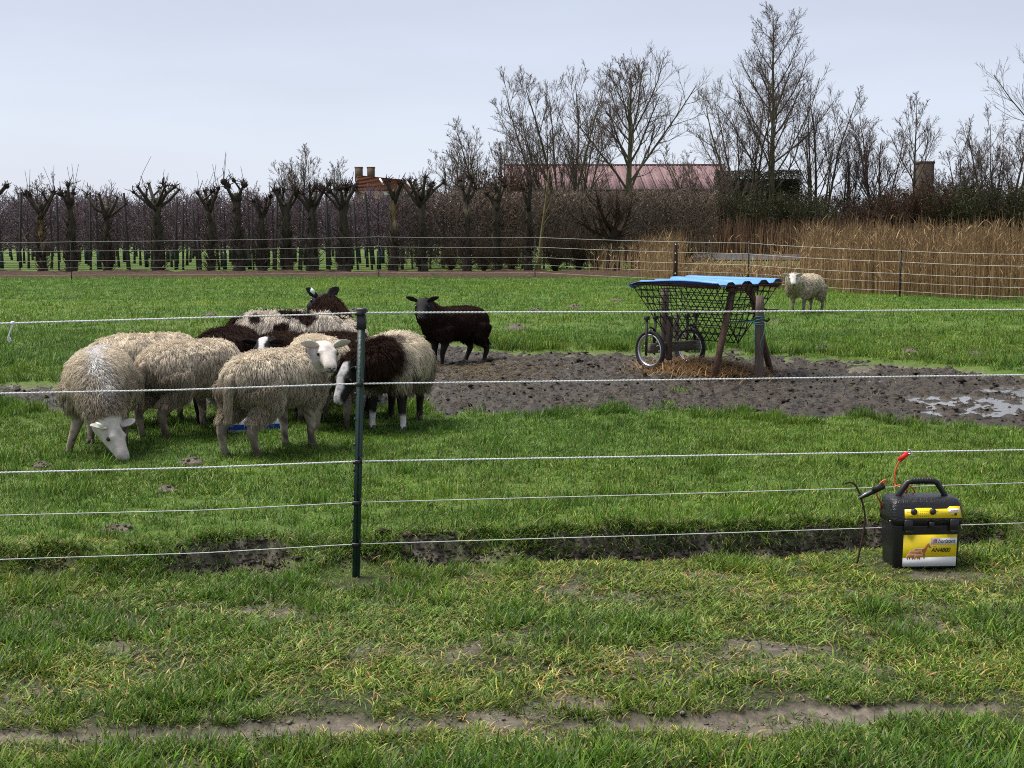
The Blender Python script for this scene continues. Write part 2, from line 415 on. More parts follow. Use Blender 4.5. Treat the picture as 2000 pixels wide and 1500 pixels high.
rows = np.concatenate([np.arange(1.5, 4.8, .045), np.arange(4.8, 6.4, .017), np.arange(6.4, 9.2, .06), np.arange(9.2, 16, .085), np.arange(16, 42, .38), 42 * 1.09 ** np.arange(0, 46)])
us = np.concatenate([-np.geomspace(6, .62, 16), np.linspace(-.6, .6, 330), np.geomspace(.62, 6, 16)])
YY, UU = np.meshgrid(rows, us, indexing='ij'); XX = UU * (YY + .6)
ZZ = ground_z(XX, YY)
nr, nc = XX.shape
ix = np.arange(nr * nc).reshape(nr, nc)
quads = np.stack([ix[:-1, :-1], ix[:-1, 1:], ix[1:, 1:], ix[1:, :-1]], -1).reshape(-1, 4)
dstep = YY - step_line(XX)
soil = np.maximum.reduce([sstep(-.01, .03, track_d(XX, YY)) * (YY < 5), .75 * bare_mask(XX, YY) * (dstep < 0), sstep(-.12, -.03, dstep) * (1 - sstep(.04, .09, dstep)) * (.10 + .90 * bank_raw(XX)), sstep(.03, .22, mud_d(XX, YY))])
near = 1 - sstep(-.4, .1, dstep)
M_ground = bpy.data.materials.new('pasture_soil'); M_ground.use_nodes = True
def ground_mat(m):
    t = m.node_tree; N = t.nodes; Lk = t.links.new; b = N['Principled BSDF']; b.inputs['Specular IOR Level'].default_value = .25
    def noise(s, d=6, r=.6):
        n = N.new('ShaderNodeTexNoise'); n.inputs['Scale'].default_value = s; n.inputs['Detail'].default_value = d; n.inputs['Roughness'].default_value = r
        Lk(tcn.outputs['Object'], n.inputs['Vector']); return n
    def ramp(src, stops):
        r = N.new('ShaderNodeValToRGB'); el = r.color_ramp.elements
        el[0].position, el[0].color = stops[0][0], (*stops[0][1], 1); el[1].position, el[1].color = stops[-1][0], (*stops[-1][1], 1)
        for p, c in stops[1:-1]: q = el.new(p); q.color = (*c, 1)
        Lk(src, r.inputs[0]); return r.outputs[0]
    def mixc(f, a, c):
        x = N.new('ShaderNodeMixRGB'); Lk(f, x.inputs[0]); Lk(a, x.inputs[1]); Lk(c, x.inputs[2]); return x.outputs[0]
    tcn = N.new('ShaderNodeTexCoord')
    turf = ramp(noise(30).outputs['Fac'], [(.25, (.034, .062, .008)), (.5, (.068, .122, .012)), (.75, (.115, .175, .024))])
    big = ramp(noise(.55, 4).outputs['Fac'], [(.3, (.78, .82, .8)), (.7, (1.12, 1.06, 1.0))])
    mm = N.new('ShaderNodeMixRGB'); mm.blend_type = 'MULTIPLY'; mm.inputs[0].default_value = 1; Lk(turf, mm.inputs[1]); Lk(big, mm.inputs[2])
    shaded_thatch = ramp(noise(45, 8, .7).outputs['Fac'], [(.28, (.014, .016, .007)), (.5, (.032, .035, .014)), (.72, (.085, .078, .040))])  # dead undergrowth, its colour darkened to imitate shade among the blades
    earth = ramp(noise(22, 8, .65).outputs['Fac'], [(.28, (.055, .045, .034)), (.5, (.125, .105, .083)), (.75, (.24, .21, .172))])
    a1 = N.new('ShaderNodeAttribute'); a1.attribute_name = 'near'; a2 = N.new('ShaderNodeAttribute'); a2.attribute_name = 'soil'
    c = mixc(a1.outputs['Fac'], mm.outputs[0], shaded_thatch); c = mixc(a2.outputs['Fac'], c, earth)
    Lk(c, b.inputs['Base Color']); b.inputs['Roughness'].default_value = .8
    bp = N.new('ShaderNodeBump'); bp.inputs['Strength'].default_value = .7; bp.inputs['Distance'].default_value = .02
    Lk(noise(38, 8, .65).outputs['Fac'], bp.inputs['Height']); Lk(bp.outputs[0], b.inputs['Normal'])
ground_mat(M_ground)
me = mesh_np('ground', np.stack([XX, YY, ZZ], -1).reshape(-1, 3), [quads], smooth=True, extra={'soil': soil.ravel(), 'near': near.ravel()})
struct(link('ground', me, M_ground))

# trodden mud round the feeder
mx_ = np.arange(-5.4, 7.2, .024); my_ = np.arange(8.6, 16.4, .028)
MX, MY = np.meshgrid(mx_, my_); MZ = mud_z(MX, MY)
ix = np.arange(MX.size).reshape(MX.shape); dd = mud_d(MX, MY)
q = np.stack([ix[:-1, :-1], ix[:-1, 1:], ix[1:, 1:], ix[1:, :-1]], -1)
keep = (dd[:-1, :-1] > -.4) & (np.abs(MX[:-1, :-1]) < .5 * MY[:-1, :-1] + .4)
q = q[keep].reshape(-1, 4)
used = np.unique(q); remap = np.full(MX.size, -1); remap[used] = np.arange(len(used))
V = np.stack([MX, MY, MZ], -1).reshape(-1, 3)[used]
M_mud = mat('wet_mud', (.011, .0088, .0065), rough=.26, rough2=.8, spec=.24, col2=(.060, .048, .036), nscale=20, bump=1.0, bscale=34)
struct(link('mud', mesh_np('mud', V, [remap[q]], smooth=True), M_mud), label='dark trodden wet mud around the hay feeder')
# puddles standing in the mud
M_water = mat('puddle_water', (.10, .09, .075), rough=.06, spec=.7, bump=.04, bscale=9)
def water_patch(name, px0, px1, py0, py1, z, m=M_water):
    c = [G(px0, py1, z), G(px1, py1, z), G(px1, py0, z), G(px0, py0, z)]
    return struct(link(name, mesh_np(name, c, [np.array([[0, 1, 2, 3]])]), m))
water_patch('water', 1680, 2160, 738, 815, -.052)

# pond glimpsed behind the reeds, and the brown leaf-litter strip under the pollards
M_pond = mat('pond_water', (.25, .28, .32), rough=.10, spec=.8, bump=.05, bscale=2)
pc = [(7.0, 58, .06), (17, 60, .06), (20, 74, .06), (9.0, 74, .06)]
struct(link('pond', mesh_np('pond', pc, [np.array([[0, 1, 2, 3]])]), M_pond))
sx = np.linspace(-19, 5.2, 170); sy = np.linspace(0, 1, 16)
SX, SY = np.meshgrid(sx, sy)
ya = 37.3 + (fbm(SX * .5, SX * 0, 81, 3) - .5) * 1.6 + .02 * SX; yb = 43.2 + (fbm(SX * .7, SX * 0, 82, 2) - .5) * 1.5
SYw = ya + (yb - ya) * SY; edge = np.minimum(SY, 1 - SY) * 2
SZ = np.maximum(ground_z(SX, SYw), -.02) - .03 + .10 * sstep(0, .25, edge) + (fbm(SX * 3, SYw * 3, 83, 3) - .5) * .16 * sstep(0, .3, edge)
ix = np.arange(SX.size).reshape(SX.shape)
q = np.stack([ix[:-1, :-1], ix[:-1, 1:], ix[1:, 1:], ix[1:, :-1]], -1).reshape(-1, 4)
M_litter = mat('leaf_litter', (.028, .016, .011), rough=.95, spec=.1, col2=(.085, .055, .038), nscale=9, bump=.8, bscale=22)
struct(link('soil_strip', mesh_np('soil_strip', np.stack([SX, SYw, SZ], -1).reshape(-1, 3), [q], smooth=True), M_litter), label='dark brown strip of bare soil and leaf litter under the pollards')

# ================================================================ GRASS
def blades(P, h, wd, az, lean, col, segs, bend=1.0, tipc=1.15):
    """P (n,3) roots; each blade leans by `lean` (0 upright .. 1 flat) towards az"""
    n = len(P); K = segs + 1
    t = np.linspace(0, 1, K)
    dirh = np.stack([np.cos(az), np.sin(az), 0 * az], -1)
    ang = lean[:, None] * (math.pi / 2) * (.35 + .65 * bend * t[None, :])           # angle from vertical along the blade
    ds = h[:, None] / segs
    hor = np.concatenate([np.zeros((n, 1)), np.cumsum(np.sin(ang[:, 1:]) * ds, 1)], 1)
    ver = np.concatenate([np.zeros((n, 1)), np.cumsum(np.cos(ang[:, 1:]) * ds, 1)], 1)
    C = P[:, None, :] + hor[..., None] * dirh[:, None, :] + ver[..., None] * np.array([0, 0, 1.0])
    tw = az + math.pi / 2 + np.random.default_rng(n).uniform(-.9, .9, n)
    side = np.stack([np.cos(tw), np.sin(tw), 0 * tw], -1)
    wk = np.array([1, .92, .7])[:segs] if segs > 1 else np.array([1.0])
    Lf = C[:, :segs, :] - side[:, None, :] * (wd[:, None] * wk[None, :] / 2)[..., None]
    Rt = C[:, :segs, :] + side[:, None, :] * (wd[:, None] * wk[None, :] / 2)[..., None]
    nv = 2 * segs + 1
    V = np.empty((n, nv, 3)); V[:, 0:2 * segs:2] = Lf; V[:, 1:2 * segs:2] = Rt; V[:, -1] = C[:, -1]
    base = np.arange(n)[:, None] * nv
    tri = base + np.array([[2 * segs - 2, 2 * segs - 1, 2 * segs]])
    faces = []
    for k in range(segs - 1): faces.append(base + np.array([[2 * k, 2 * k + 1, 2 * k + 3, 2 * k + 2]]))
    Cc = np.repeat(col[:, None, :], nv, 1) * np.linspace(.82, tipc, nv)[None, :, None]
    return V.reshape(-1, 3), (np.concatenate(faces) if faces else np.zeros((0, 4), int)), tri, Cc.reshape(-1, 3)
PAL = np.array([[.034, .084, .010], [.056, .130, .014], [.084, .172, .019], [.118, .198, .030], [.170, .205, .048], [.290, .255, .115], [.200, .140, .065]])
def pal(rng, n, wts):
    wts = np.array(wts, float); wts /= wts.sum()
    c = PAL[rng.choice(len(PAL), n, p=wts)]
    return c * rng.uniform(.6, 1.4, (n, 1))
def scatter(rng, y0, y1, dens, half=.44, pad=.5):
    area = (y1 - y0) * (half * (y0 + y1) + 2 * pad)
    n = int(area * dens); wmax = half * y1 + pad
    m = int(n * 2.1) + 10
    X = rng.uniform(-wmax, wmax, m); Y = rng.uniform(y0, y1, m)
    k = np.abs(X) < half * Y + pad
    return X[k][:n], Y[k][:n]
def tuft(X, Y, s, f=2.6): return fbm(X * f, Y * f, s, 3)

def grass_patch(name, label, lists):
    V = []; Q = []; T = []; C = []; n = 0
    for v, q, t, c in lists:
        V.append(v); Q.append(q + n); T.append(t + n); C.append(c); n += len(v)
    me = mesh_np(name, np.concatenate(V), [np.concatenate(Q), np.concatenate(T)], np.concatenate(C))
    o = link(name, me, M_grass); struct(o, 'stuff', label); return o


def clump(rng, nb, rad, hr, lm, ls, wd, wts, segs):
    a = rng.uniform(0, 6.28, nb); r_ = rad * np.sqrt(rng.random(nb)); P = np.stack([np.cos(a) * r_, np.sin(a) * r_, np.full(nb, -.006)], -1)
    h = rng.uniform(hr[0], hr[1], nb); v, q, t, c = blades(P, h, rng.uniform(wd[0], wd[1], nb), rng.uniform(0, 6.28, nb), np.clip(rng.normal(lm, ls, nb), .03, 1.04), pal(rng, nb, wts), segs)
    return mesh_np('clump', v, [q, t], c)
def gn_scatter(name, label, P, rz, sc, idx, tint, meshes):
    n = len(P); me = bpy.data.meshes.new(name); me.vertices.add(n); me.vertices.foreach_set('co', np.asarray(P, np.float32).ravel())
    for k, v in (('rz', rz), ('sc', sc)): me.attributes.new(k, 'FLOAT', 'POINT').data.foreach_set('value', np.asarray(v, np.float32))
    me.attributes.new('vi', 'INT', 'POINT').data.foreach_set('value', np.asarray(idx, np.int32))
    t4 = np.ones((n, 4), np.float32); t4[:, :3] = tint; me.attributes.new('tint', 'FLOAT_COLOR', 'POINT').data.foreach_set('color', t4.ravel())
    o = bpy.data.objects.new(name, me); COL.objects.link(o); struct(o, 'stuff', label)
    cl = bpy.data.collections.new(name + '_kinds')
    for i, m_ in enumerate(meshes):
        m_.materials.append(M_clump); q = bpy.data.objects.new('kind_%s_%02d' % (chr(97 + len(bpy.data.collections)), i), m_); cl.objects.link(q)
    g = bpy.data.node_groups.new(name, 'GeometryNodeTree'); g.interface.new_socket('Geometry', in_out='INPUT', socket_type='NodeSocketGeometry'); g.interface.new_socket('Geometry', in_out='OUTPUT', socket_type='NodeSocketGeometry')
    N = g.nodes; Lk = g.links.new; gi = N.new('NodeGroupInput'); go = N.new('NodeGroupOutput'); ip = N.new('GeometryNodeInstanceOnPoints'); ci = N.new('GeometryNodeCollectionInfo')
    ci.inputs['Collection'].default_value = cl; ci.inputs['Separate Children'].default_value = True; ci.inputs['Reset Children'].default_value = True
    def na(nm, ty): q = N.new('GeometryNodeInputNamedAttribute'); q.data_type = ty; q.inputs['Name'].default_value = nm; return q.outputs['Attribute']
    cx = N.new('ShaderNodeCombineXYZ'); Lk(na('rz', 'FLOAT'), cx.inputs['Z']); Lk(gi.outputs[0], ip.inputs['Points']); Lk(ci.outputs[0], ip.inputs['Instance']); ip.inputs['Pick Instance'].default_value = True
    Lk(na('vi', 'INT'), ip.inputs['Instance Index']); Lk(cx.outputs[0], ip.inputs['Rotation']); Lk(na('sc', 'FLOAT'), ip.inputs['Scale']); Lk(ip.outputs[0], go.inputs[0])
    md = o.modifiers.new('scatter', 'NODES'); md.node_group = g
    return o
rng = np.random.default_rng(5)
# --- verge nearest the camera: worn, flattened, mixed with straw
KN = []
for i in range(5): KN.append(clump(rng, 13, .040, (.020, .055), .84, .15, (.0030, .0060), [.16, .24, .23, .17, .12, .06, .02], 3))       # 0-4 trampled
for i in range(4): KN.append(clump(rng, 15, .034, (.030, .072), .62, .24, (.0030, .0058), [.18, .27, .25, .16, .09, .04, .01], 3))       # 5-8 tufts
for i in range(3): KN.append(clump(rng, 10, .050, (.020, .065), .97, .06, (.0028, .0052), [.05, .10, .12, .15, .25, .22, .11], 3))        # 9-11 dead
X, Y = scatter(rng, 2.85, 6.1, 2700)
d = Y - step_line(X); raw = bank_raw(X)
tf = tuft(X, Y, 91, 2.2); t2 = tuft(X, Y, 92, 6); bare = bare_mask(X, Y); td = track_d(X, Y)
front = sstep(.03, .14, (G(1000, 1448, -.08)[1] + .050 * X + .055 * np.clip(X, 0, 3) ** 2) - Y)
eb_ = np.hypot((X - 1.66) / .27, (Y - 5.36) / .30)                                           # grass pressed flat round the energiser
p = (1 - .93 * sstep(-.02, .015, td)) * (1 - .62 * bare) * (.30 + .70 * sstep(.34, .60, t2)) * (1 - .95 * raw * sstep(-.10, -.03, d) * (1 - sstep(.04, .08, d))) * sstep(.35, .0, d)
k = rng.random(len(X)) < p; X, Y, d, tf, td, front, t2, eb_, bare = [q[k] for q in (X, Y, d, tf, td, front, t2, eb_, bare)]; n = len(X)
lush = np.clip(sstep(.50, .70, tf) * .6 + .75 * front * sstep(-.10, -.30, td) + .25 * np.exp(-((td + .10) / .07) ** 2), 0, 1)
u = rng.random(n); idx = np.where(u < lush * .8, rng.integers(5, 9, n), np.where(u > .88 - .15 * bare, rng.integers(9, 12, n), rng.integers(0, 5, n)))
sc = rng.uniform(.75, 1.25, n) * (1 + .35 * lush * (t2 - .3)) * (1 - .35 * np.exp(-((td + .03) / .10) ** 2)) * np.where(d > -.25, .8, 1); press = (eb_ < 1) | (np.hypot((X + .625) / .16, (Y - 5.22) / .20) < 1); sc[press] *= .55; idx = np.where(press & (idx > 4) & (idx < 9), idx - 5, idx)
yl = sstep(.35, .65, fbm(X * 1.0, Y * 1.3, 95, 3))[:, None]
tint = (np.array([1.32, 1.18, .98]) + yl * np.array([.34, .14, .02])) * rng.choice([.6, .85, 1.05, 1.3], (n, 1)) * (1 - lush[:, None] * np.array([.24, .12, .12])) * rng.uniform(.8, 1.2, (n, 1))
gn_scatter('grass', 'worn trampled grass of the verge in front of the near fence', np.stack([X, Y, ground_z(X, Y)], -1), rng.uniform(0, 6.28, n), sc, idx, tint, KN)
# shaggy lip hanging over the little bank
X = rng.uniform(-3.6, 3.6, 24000); Y = step_line(X) + rng.uniform(.0, .13, len(X)) ; tf = tuft(X, Y, 97, 3.5)
k = rng.random(len(X)) < (.15 + .9 * sstep(.38, .6, tf)); X, Y, tf = X[k], Y[k], tf[k]; n = len(X)
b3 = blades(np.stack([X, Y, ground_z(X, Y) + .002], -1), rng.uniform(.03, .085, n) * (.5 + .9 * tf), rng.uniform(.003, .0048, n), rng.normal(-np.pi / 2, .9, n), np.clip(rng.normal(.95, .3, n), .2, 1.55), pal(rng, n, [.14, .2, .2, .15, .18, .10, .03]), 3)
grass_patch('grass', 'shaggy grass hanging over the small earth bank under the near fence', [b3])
# --- pasture inside the fences
KP = []
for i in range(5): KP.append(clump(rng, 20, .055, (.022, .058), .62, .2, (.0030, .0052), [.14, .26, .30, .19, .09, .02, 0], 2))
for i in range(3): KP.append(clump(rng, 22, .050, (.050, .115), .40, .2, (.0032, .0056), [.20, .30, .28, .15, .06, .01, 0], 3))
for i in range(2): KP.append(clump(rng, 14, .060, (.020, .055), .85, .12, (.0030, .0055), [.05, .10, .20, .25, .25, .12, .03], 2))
Ps = []; Ss = []; Is = []; Ts = []
for (y0, y1, den, big) in ((5.5, 10.4, 700, 1.0), (9.4, 17.4, 270, 1.35), (17.2, 38.0, 62, 2.1)):
    X, Y = scatter(rng, y0, y1, den, half=.45)
    d = Y - step_line(X); md = mud_d(X, Y); t1 = tuft(X, Y, 101, 1.2); t2 = tuft(X, Y, 103, 4)
    p = sstep(.03, .12, d) * (1 - sstep(-.18, .08, md)) * (.72 + .4 * sstep(.3, .5, t2)); island = (md > .15) & (fbm(X * 1.4, Y * 1.2, 119, 3) > .73); p = np.where(island, .5, p)
    if y0 == 5.5: p = p * (Y < 9.9)
    elif y0 == 9.4: p = p * (Y > 9.9 - .5 * rng.random(len(X)))
    k = rng.random(len(X)) < p; X, Y, md, t1, t2, d = [q[k] for q in (X, Y, md, t1, t2, d)]; n = len(X)
    rim = np.exp(-((md + .22) / .28) ** 2); rank = np.clip(rim * sstep(.35, .6, t2) + .22 * sstep(.62, .75, t2) * (Y < 17), 0, 1)
    u = rng.random(n); idx = np.where(u < rank, rng.integers(5, 8, n), np.where(u > .86, rng.integers(8, 10, n), rng.integers(0, 5, n)))
    sc = big * rng.uniform(.7, 1.2, n) * (.75 + .4 * t1) * np.where(Y < 10, .9, 1.0)
    if big > 2: sc *= .85
    yl = sstep(.35, .7, fbm(X * .5, Y * .5, 107, 3))[:, None]; yg = sstep(.3, .7, fbm(X * 2.2, Y * 2.2, 109, 2))[:, None]
    tint = (np.array([1.02, 1.08, .88]) + yl * np.array([.32, .14, -.05])) * rng.choice([.75, .95, 1.05, 1.2], (n, 1)) * (.92 + .2 * yg) * (1 + .22 * sstep(14, 24, Y))[:, None] * (1 - .22 * rank[:, None]) * rng.uniform(.85, 1.15, (n, 1))
    Ps.append(np.stack([X, Y, np.where(md > .12, mud_z(X, Y), ground_z(X, Y))], -1)); Ss.append(sc); Is.append(idx); Ts.append(tint)
P = np.concatenate(Ps); n = len(P)
gn_scatter('grass', 'short bright green pasture grass inside the fences', P, rng.uniform(0, 6.28, n), np.concatenate(Ss), np.concatenate(Is), np.concatenate(Ts), KP)

# loose trodden straw and dung in the mud (left half) 
n = 7500
px = rng.normal(960, 75, n); py = rng.normal(722, 13, n); m2 = rng.random(n) < .45
px[m2] = rng.uniform(860, 1950, m2.sum()); py[m2] = rng.uniform(695, 800, m2.sum())
P = np.array([G(a, b, -.03) for a, b in zip(px, py)]); k = mud_d(P[:, 0], P[:, 1]) > .1; P = P[k]; n = len(P)
P[:, 2] = mud_z(P[:, 0], P[:, 1]) + .006
c = np.array([.27, .20, .085]) * rng.uniform(.3, 1.2, (n, 1))
s1 = blades(P, rng.uniform(.04, .11, n), rng.uniform(.004, .008, n), rng.uniform(0, 6.28, n), rng.uniform(.9, 1.02, n), c, 1)
o = grass_patch('scattered_straw', 'thin trodden straw scattered over the mud', [(s1[0], s1[1], s1[2], s1[3])])

# crumbs of earth on the broken bank, the wheel track and the worn spots; clods in the mud
def crumbs(name, label, P, r, col, rng):
    n = len(P); o8 = np.array([(1, 0, 0), (-1, 0, 0), (0, 1, 0), (0, -1, 0), (0, 0, 1), (0, 0, -.6)]) * .9
    V = o8[None] * rng.uniform(.55, 1.3, (n, 6, 1)); a = rng.uniform(0, 6.28, n); c, s_ = np.cos(a)[:, None], np.sin(a)[:, None]
    V = np.stack([V[..., 0] * c - V[..., 1] * s_, V[..., 0] * s_ + V[..., 1] * c, V[..., 2] * .55], -1) * r[:, None, None] * rng.uniform(.6, 1.6, (n, 1, 3)) + P[:, None, :]
    F = np.array([(0, 2, 4), (2, 1, 4), (1, 3, 4), (3, 0, 4), (2, 0, 5), (1, 2, 5), (3, 1, 5), (0, 3, 5)]); f = (np.arange(n)[:, None, None] * 6 + F[None]).reshape(-1, 3)
    return struct(link(name, mesh_np(name, V.reshape(-1, 3), [f], col.repeat(6, 0)), M_crumb), 'stuff', label)
X = rng.uniform(-3.2, 3.4, 14000); Y = step_line(X) + rng.normal(-.01, .05, len(X)); k = rng.random(len(X)) < bank_raw(X); X, Y = X[k][:6500], Y[k][:6500]
X2, Y2 = scatter(rng, 2.9, 5.5, 700); k = (track_d(X2, Y2) > -.03) | ((bare_mask(X2, Y2) > .5) & (rng.random(len(X2)) < .5)); X2, Y2 = X2[k], Y2[k]
nb = len(X); X = np.concatenate([X, X2]); Y = np.concatenate([Y, Y2]); n = len(X); r = rng.gamma(2.0, .0030, n) + .002; r[nb:] *= .55
col = np.where(np.arange(n)[:, None] < nb, np.array([[.070, .055, .041]]), np.array([[.19, .165, .135]])) * rng.uniform(.45, 1.35, (n, 1))
crumbs('soil_crumbs', 'crumbs of dark earth on the small bank and worn ground', np.stack([X, Y, ground_z(X, Y) + r * .3], -1), r, col, rng)
X = rng.uniform(-5, 7, 14000); Y = rng.uniform(8.8, 15.6, 14000); k = mud_d(X, Y) > .0; X, Y = X[k][:6000], Y[k][:6000]; n = len(X); r = rng.gamma(1.6, .0052, n) + .003
crumbs('mud_clods', 'small wet clods lying on the trodden mud', np.stack([X, Y, mud_z(X, Y) + r * .2], -1), r, np.array([.028, .022, .016]) * rng.uniform(.5, 1.9, (n, 1)), rng)
# ================================================================ TREES
def grow(rng, trunk, tr, levels):
    """level-by-level branching; returns list of (P (N,M,3), R (N,M))"""
    outl = [(np.asarray(trunk, float)[None], np.asarray(tr, float)[None])]
    P, Rr = outl[0]
    for lv in levels:
        N, M, _ = P.shape; k = lv['n']; nn = N * k
        pi = np.repeat(np.arange(N), k)
        j = (np.tile(np.arange(k), N) + rng.random(nn)) / k
        t = lv['t'][0] + (lv['t'][1] - lv['t'][0]) * j
        f = t * (M - 1); i0 = np.clip(f.astype(int), 0, M - 2); fr = (f - i0)[:, None]
        p0 = P[pi, i0] * (1 - fr) + P[pi, i0 + 1] * fr
        rp = Rr[pi, i0] * (1 - fr[:, 0]) + Rr[pi, i0 + 1] * fr[:, 0]
        T = unit(P[pi, i0 + 1] - P[pi, i0])
        plen = np.linalg.norm(np.diff(P, axis=1), axis=-1).sum(1)[pi]
        ref = np.where(np.abs(T[:, 2:3]) > .9, np.array([[1., 0, 0]]), np.array([[0, 0, 1.]]))
        U = unit(np.cross(T, ref)); Wv = np.cross(T, U)
        phi = np.tile(np.arange(k), N) * 2.4 + rng.random(N)[pi] * 6.28 + rng.normal(0, .35, nn)
        ang = np.radians(rng.normal(lv['ang'], lv.get('angv', 9), nn))
        d = np.cos(ang)[:, None] * T + np.sin(ang)[:, None] * (np.cos(phi)[:, None] * U + np.sin(phi)[:, None] * Wv)
        ln = lv['len'] * plen * (1 - lv.get('tap', .5) * j) * rng.uniform(.7, 1.25, nn)
        if 'lmax' in lv: ln = np.minimum(ln, lv['lmax'] * rng.uniform(.6, 1, nn))
        m = lv.get('M', 4); seg = ln / (m - 1); pts = [p0]
        for q in range(m - 1):
            d = unit(d + np.array([0, 0, lv.get('up', .15)]) + rng.normal(0, lv.get('wig', .12), (nn, 3)))
            pts.append(pts[-1] + d * seg[:, None])
        P2 = np.stack(pts, 1)
        r0 = np.maximum(np.minimum(rp * lv.get('rr', .6), lv.get('rmax', 9)), lv.get('rmin', .004))
        R2 = r0[:, None] * np.linspace(1, lv.get('tip', .35), m)[None, :]
        R2 = np.maximum(R2, lv.get('rmin', .004) * .7)
        outl.append((P2, R2)); P, Rr = P2, R2
    return outl
def tree_meshes(name, outl, colT, colB, colE, ntr=1, rng=None, sides=(7, 5, 4, 3, 3), zmoss=None):
    """trunk mesh from the first `ntr` levels, crown mesh from the rest"""
    a, b = MB(), MB(); nl = len(outl)
    for i, (P, Rr) in enumerate(outl):
        V, f = tubes(P, Rr, sides[min(i, len(sides) - 1)], caps=(i < 1))
        fr = i / max(1, nl - 1)
        c = np.array(colT) if i < ntr else np.array(colB) * (1 - fr) + np.array(colE) * fr
        n = P.shape[0]; per = len(V) // n
        var = (rng.uniform(.75, 1.25, n) if rng is not None else np.ones(n)).repeat(per)[:, None]
        cc = c[None, :] * var
        (a if i < ntr else b).add(V, f, cc)
    return a.mesh(name + '_trunk', True), b.mesh(name + '_crown', True)
def tree_obj(name, loc, mt, mc, label, group=None, rz=0, s=1.0, cat='tree', trunk='trunk', crown='crown'):
    o = empty(name, loc, rz, s); link(trunk, mt, M_bark, o); link(crown, mc, M_twig, o); return tag(o, label, cat, group)
def trunk_line(rng, h, r, m=8, lean=(0, 0), wig=.02, flare=1.5, tip=.25):
    z = np.linspace(0, h, m); p = np.zeros((m, 3)); p[:, 2] = z
    p[:, 0] = lean[0] * (z / h) + np.cumsum(rng.normal(0, wig * h / m * 2, m)) - 0; p[:, 1] = lean[1] * (z / h) + np.cumsum(rng.normal(0, wig * h / m * 2, m))
    p[0, :2] = 0
    rr = r * (1 - (1 - tip) * (z / h)); rr[0] *= flare
    p[0, 2] = -.12
    return p, rr
BK = (.062, .055, .040); BKG = (.078, .074, .042); BR = (.066, .050, .040); TW = (.085, .058, .046); TWP = (.105, .075, .068)

def multi_stem(rng, n, h, r, spread, m=7, up=.25):
    """several stems rising from one stool"""
    P = []; Rr = []
    for i in range(n):
        az = 2 * np.pi * (i + rng.random() * .6) / n; tilt = spread * rng.uniform(.45, 1.05)
        d = np.array([math.cos(az) * tilt, math.sin(az) * tilt * .7, 1.0]); d = unit(d); p = np.array([math.cos(az) * r * 1.5, math.sin(az) * r * 1.5, -.1]); L_ = h * rng.uniform(.75, 1.05)
        q = [p]
        for k in range(m - 1):
            d = unit(d + np.array([0, 0, up * .25]) + rng.normal(0, .06, 3)); q.append(q[-1] + d * L_ / (m - 1))
        P.append(q); Rr.append(r * rng.uniform(.7, 1.1) * np.linspace(1.1, .22, m))
    return np.array(P), np.array(Rr)
def grow_multi(rng, P, Rr, levels):
    o = grow_from(rng, P, Rr, levels); return o
def grow_from(rng, P, Rr, levels):
    # same as grow() but starting from many stems
    outl = [(P, Rr)]
    cur = (P, Rr)
    for lv in levels:
        res = grow_step(rng, cur[0], cur[1], lv); outl.append(res); cur = res
    return outl
def grow_step(rng, P, Rr, lv):
    N, M, _ = P.shape; k = lv['n']; nn = N * k; pi = np.repeat(np.arange(N), k)
    j = (np.tile(np.arange(k), N) + rng.random(nn)) / k; t = lv['t'][0] + (lv['t'][1] - lv['t'][0]) * j
    f = t * (M - 1); i0 = np.clip(f.astype(int), 0, M - 2); fr = (f - i0)[:, None]
    p0 = P[pi, i0] * (1 - fr) + P[pi, i0 + 1] * fr; rp = Rr[pi, i0] * (1 - fr[:, 0]) + Rr[pi, i0 + 1] * fr[:, 0]
    T = unit(P[pi, i0 + 1] - P[pi, i0]); plen = np.linalg.norm(np.diff(P, axis=1), axis=-1).sum(1)[pi]
    ref = np.where(np.abs(T[:, 2:3]) > .9, np.array([[1., 0, 0]]), np.array([[0, 0, 1.]]))
    U = unit(np.cross(T, ref)); Wv = np.cross(T, U)
    phi = np.tile(np.arange(k), N) * 2.4 + rng.random(N)[pi] * 6.28 + rng.normal(0, .35, nn); ang = np.radians(rng.normal(lv['ang'], lv.get('angv', 9), nn))
    d = np.cos(ang)[:, None] * T + np.sin(ang)[:, None] * (np.cos(phi)[:, None] * U + np.sin(phi)[:, None] * Wv)
    ln = lv['len'] * plen * (1 - lv.get('tap', .5) * j) * rng.uniform(.7, 1.25, nn)
    if 'lmax' in lv: ln = np.minimum(ln, lv['lmax'] * rng.uniform(.6, 1, nn))
    m = lv.get('M', 4); seg = ln / (m - 1); pts = [p0]
    for q in range(m - 1):
        d = unit(d + np.array([0, 0, lv.get('up', .15)]) + rng.normal(0, lv.get('wig', .12), (nn, 3))); pts.append(pts[-1] + d * seg[:, None])
    P2 = np.stack(pts, 1); r0 = np.maximum(np.minimum(rp * lv.get('rr', .6), lv.get('rmax', 9)), lv.get('rmin', .004))
    R2 = np.maximum(r0[:, None] * np.linspace(1, lv.get('tip', .35), m)[None, :], lv.get('rmin', .004) * .7)
    return P2, R2

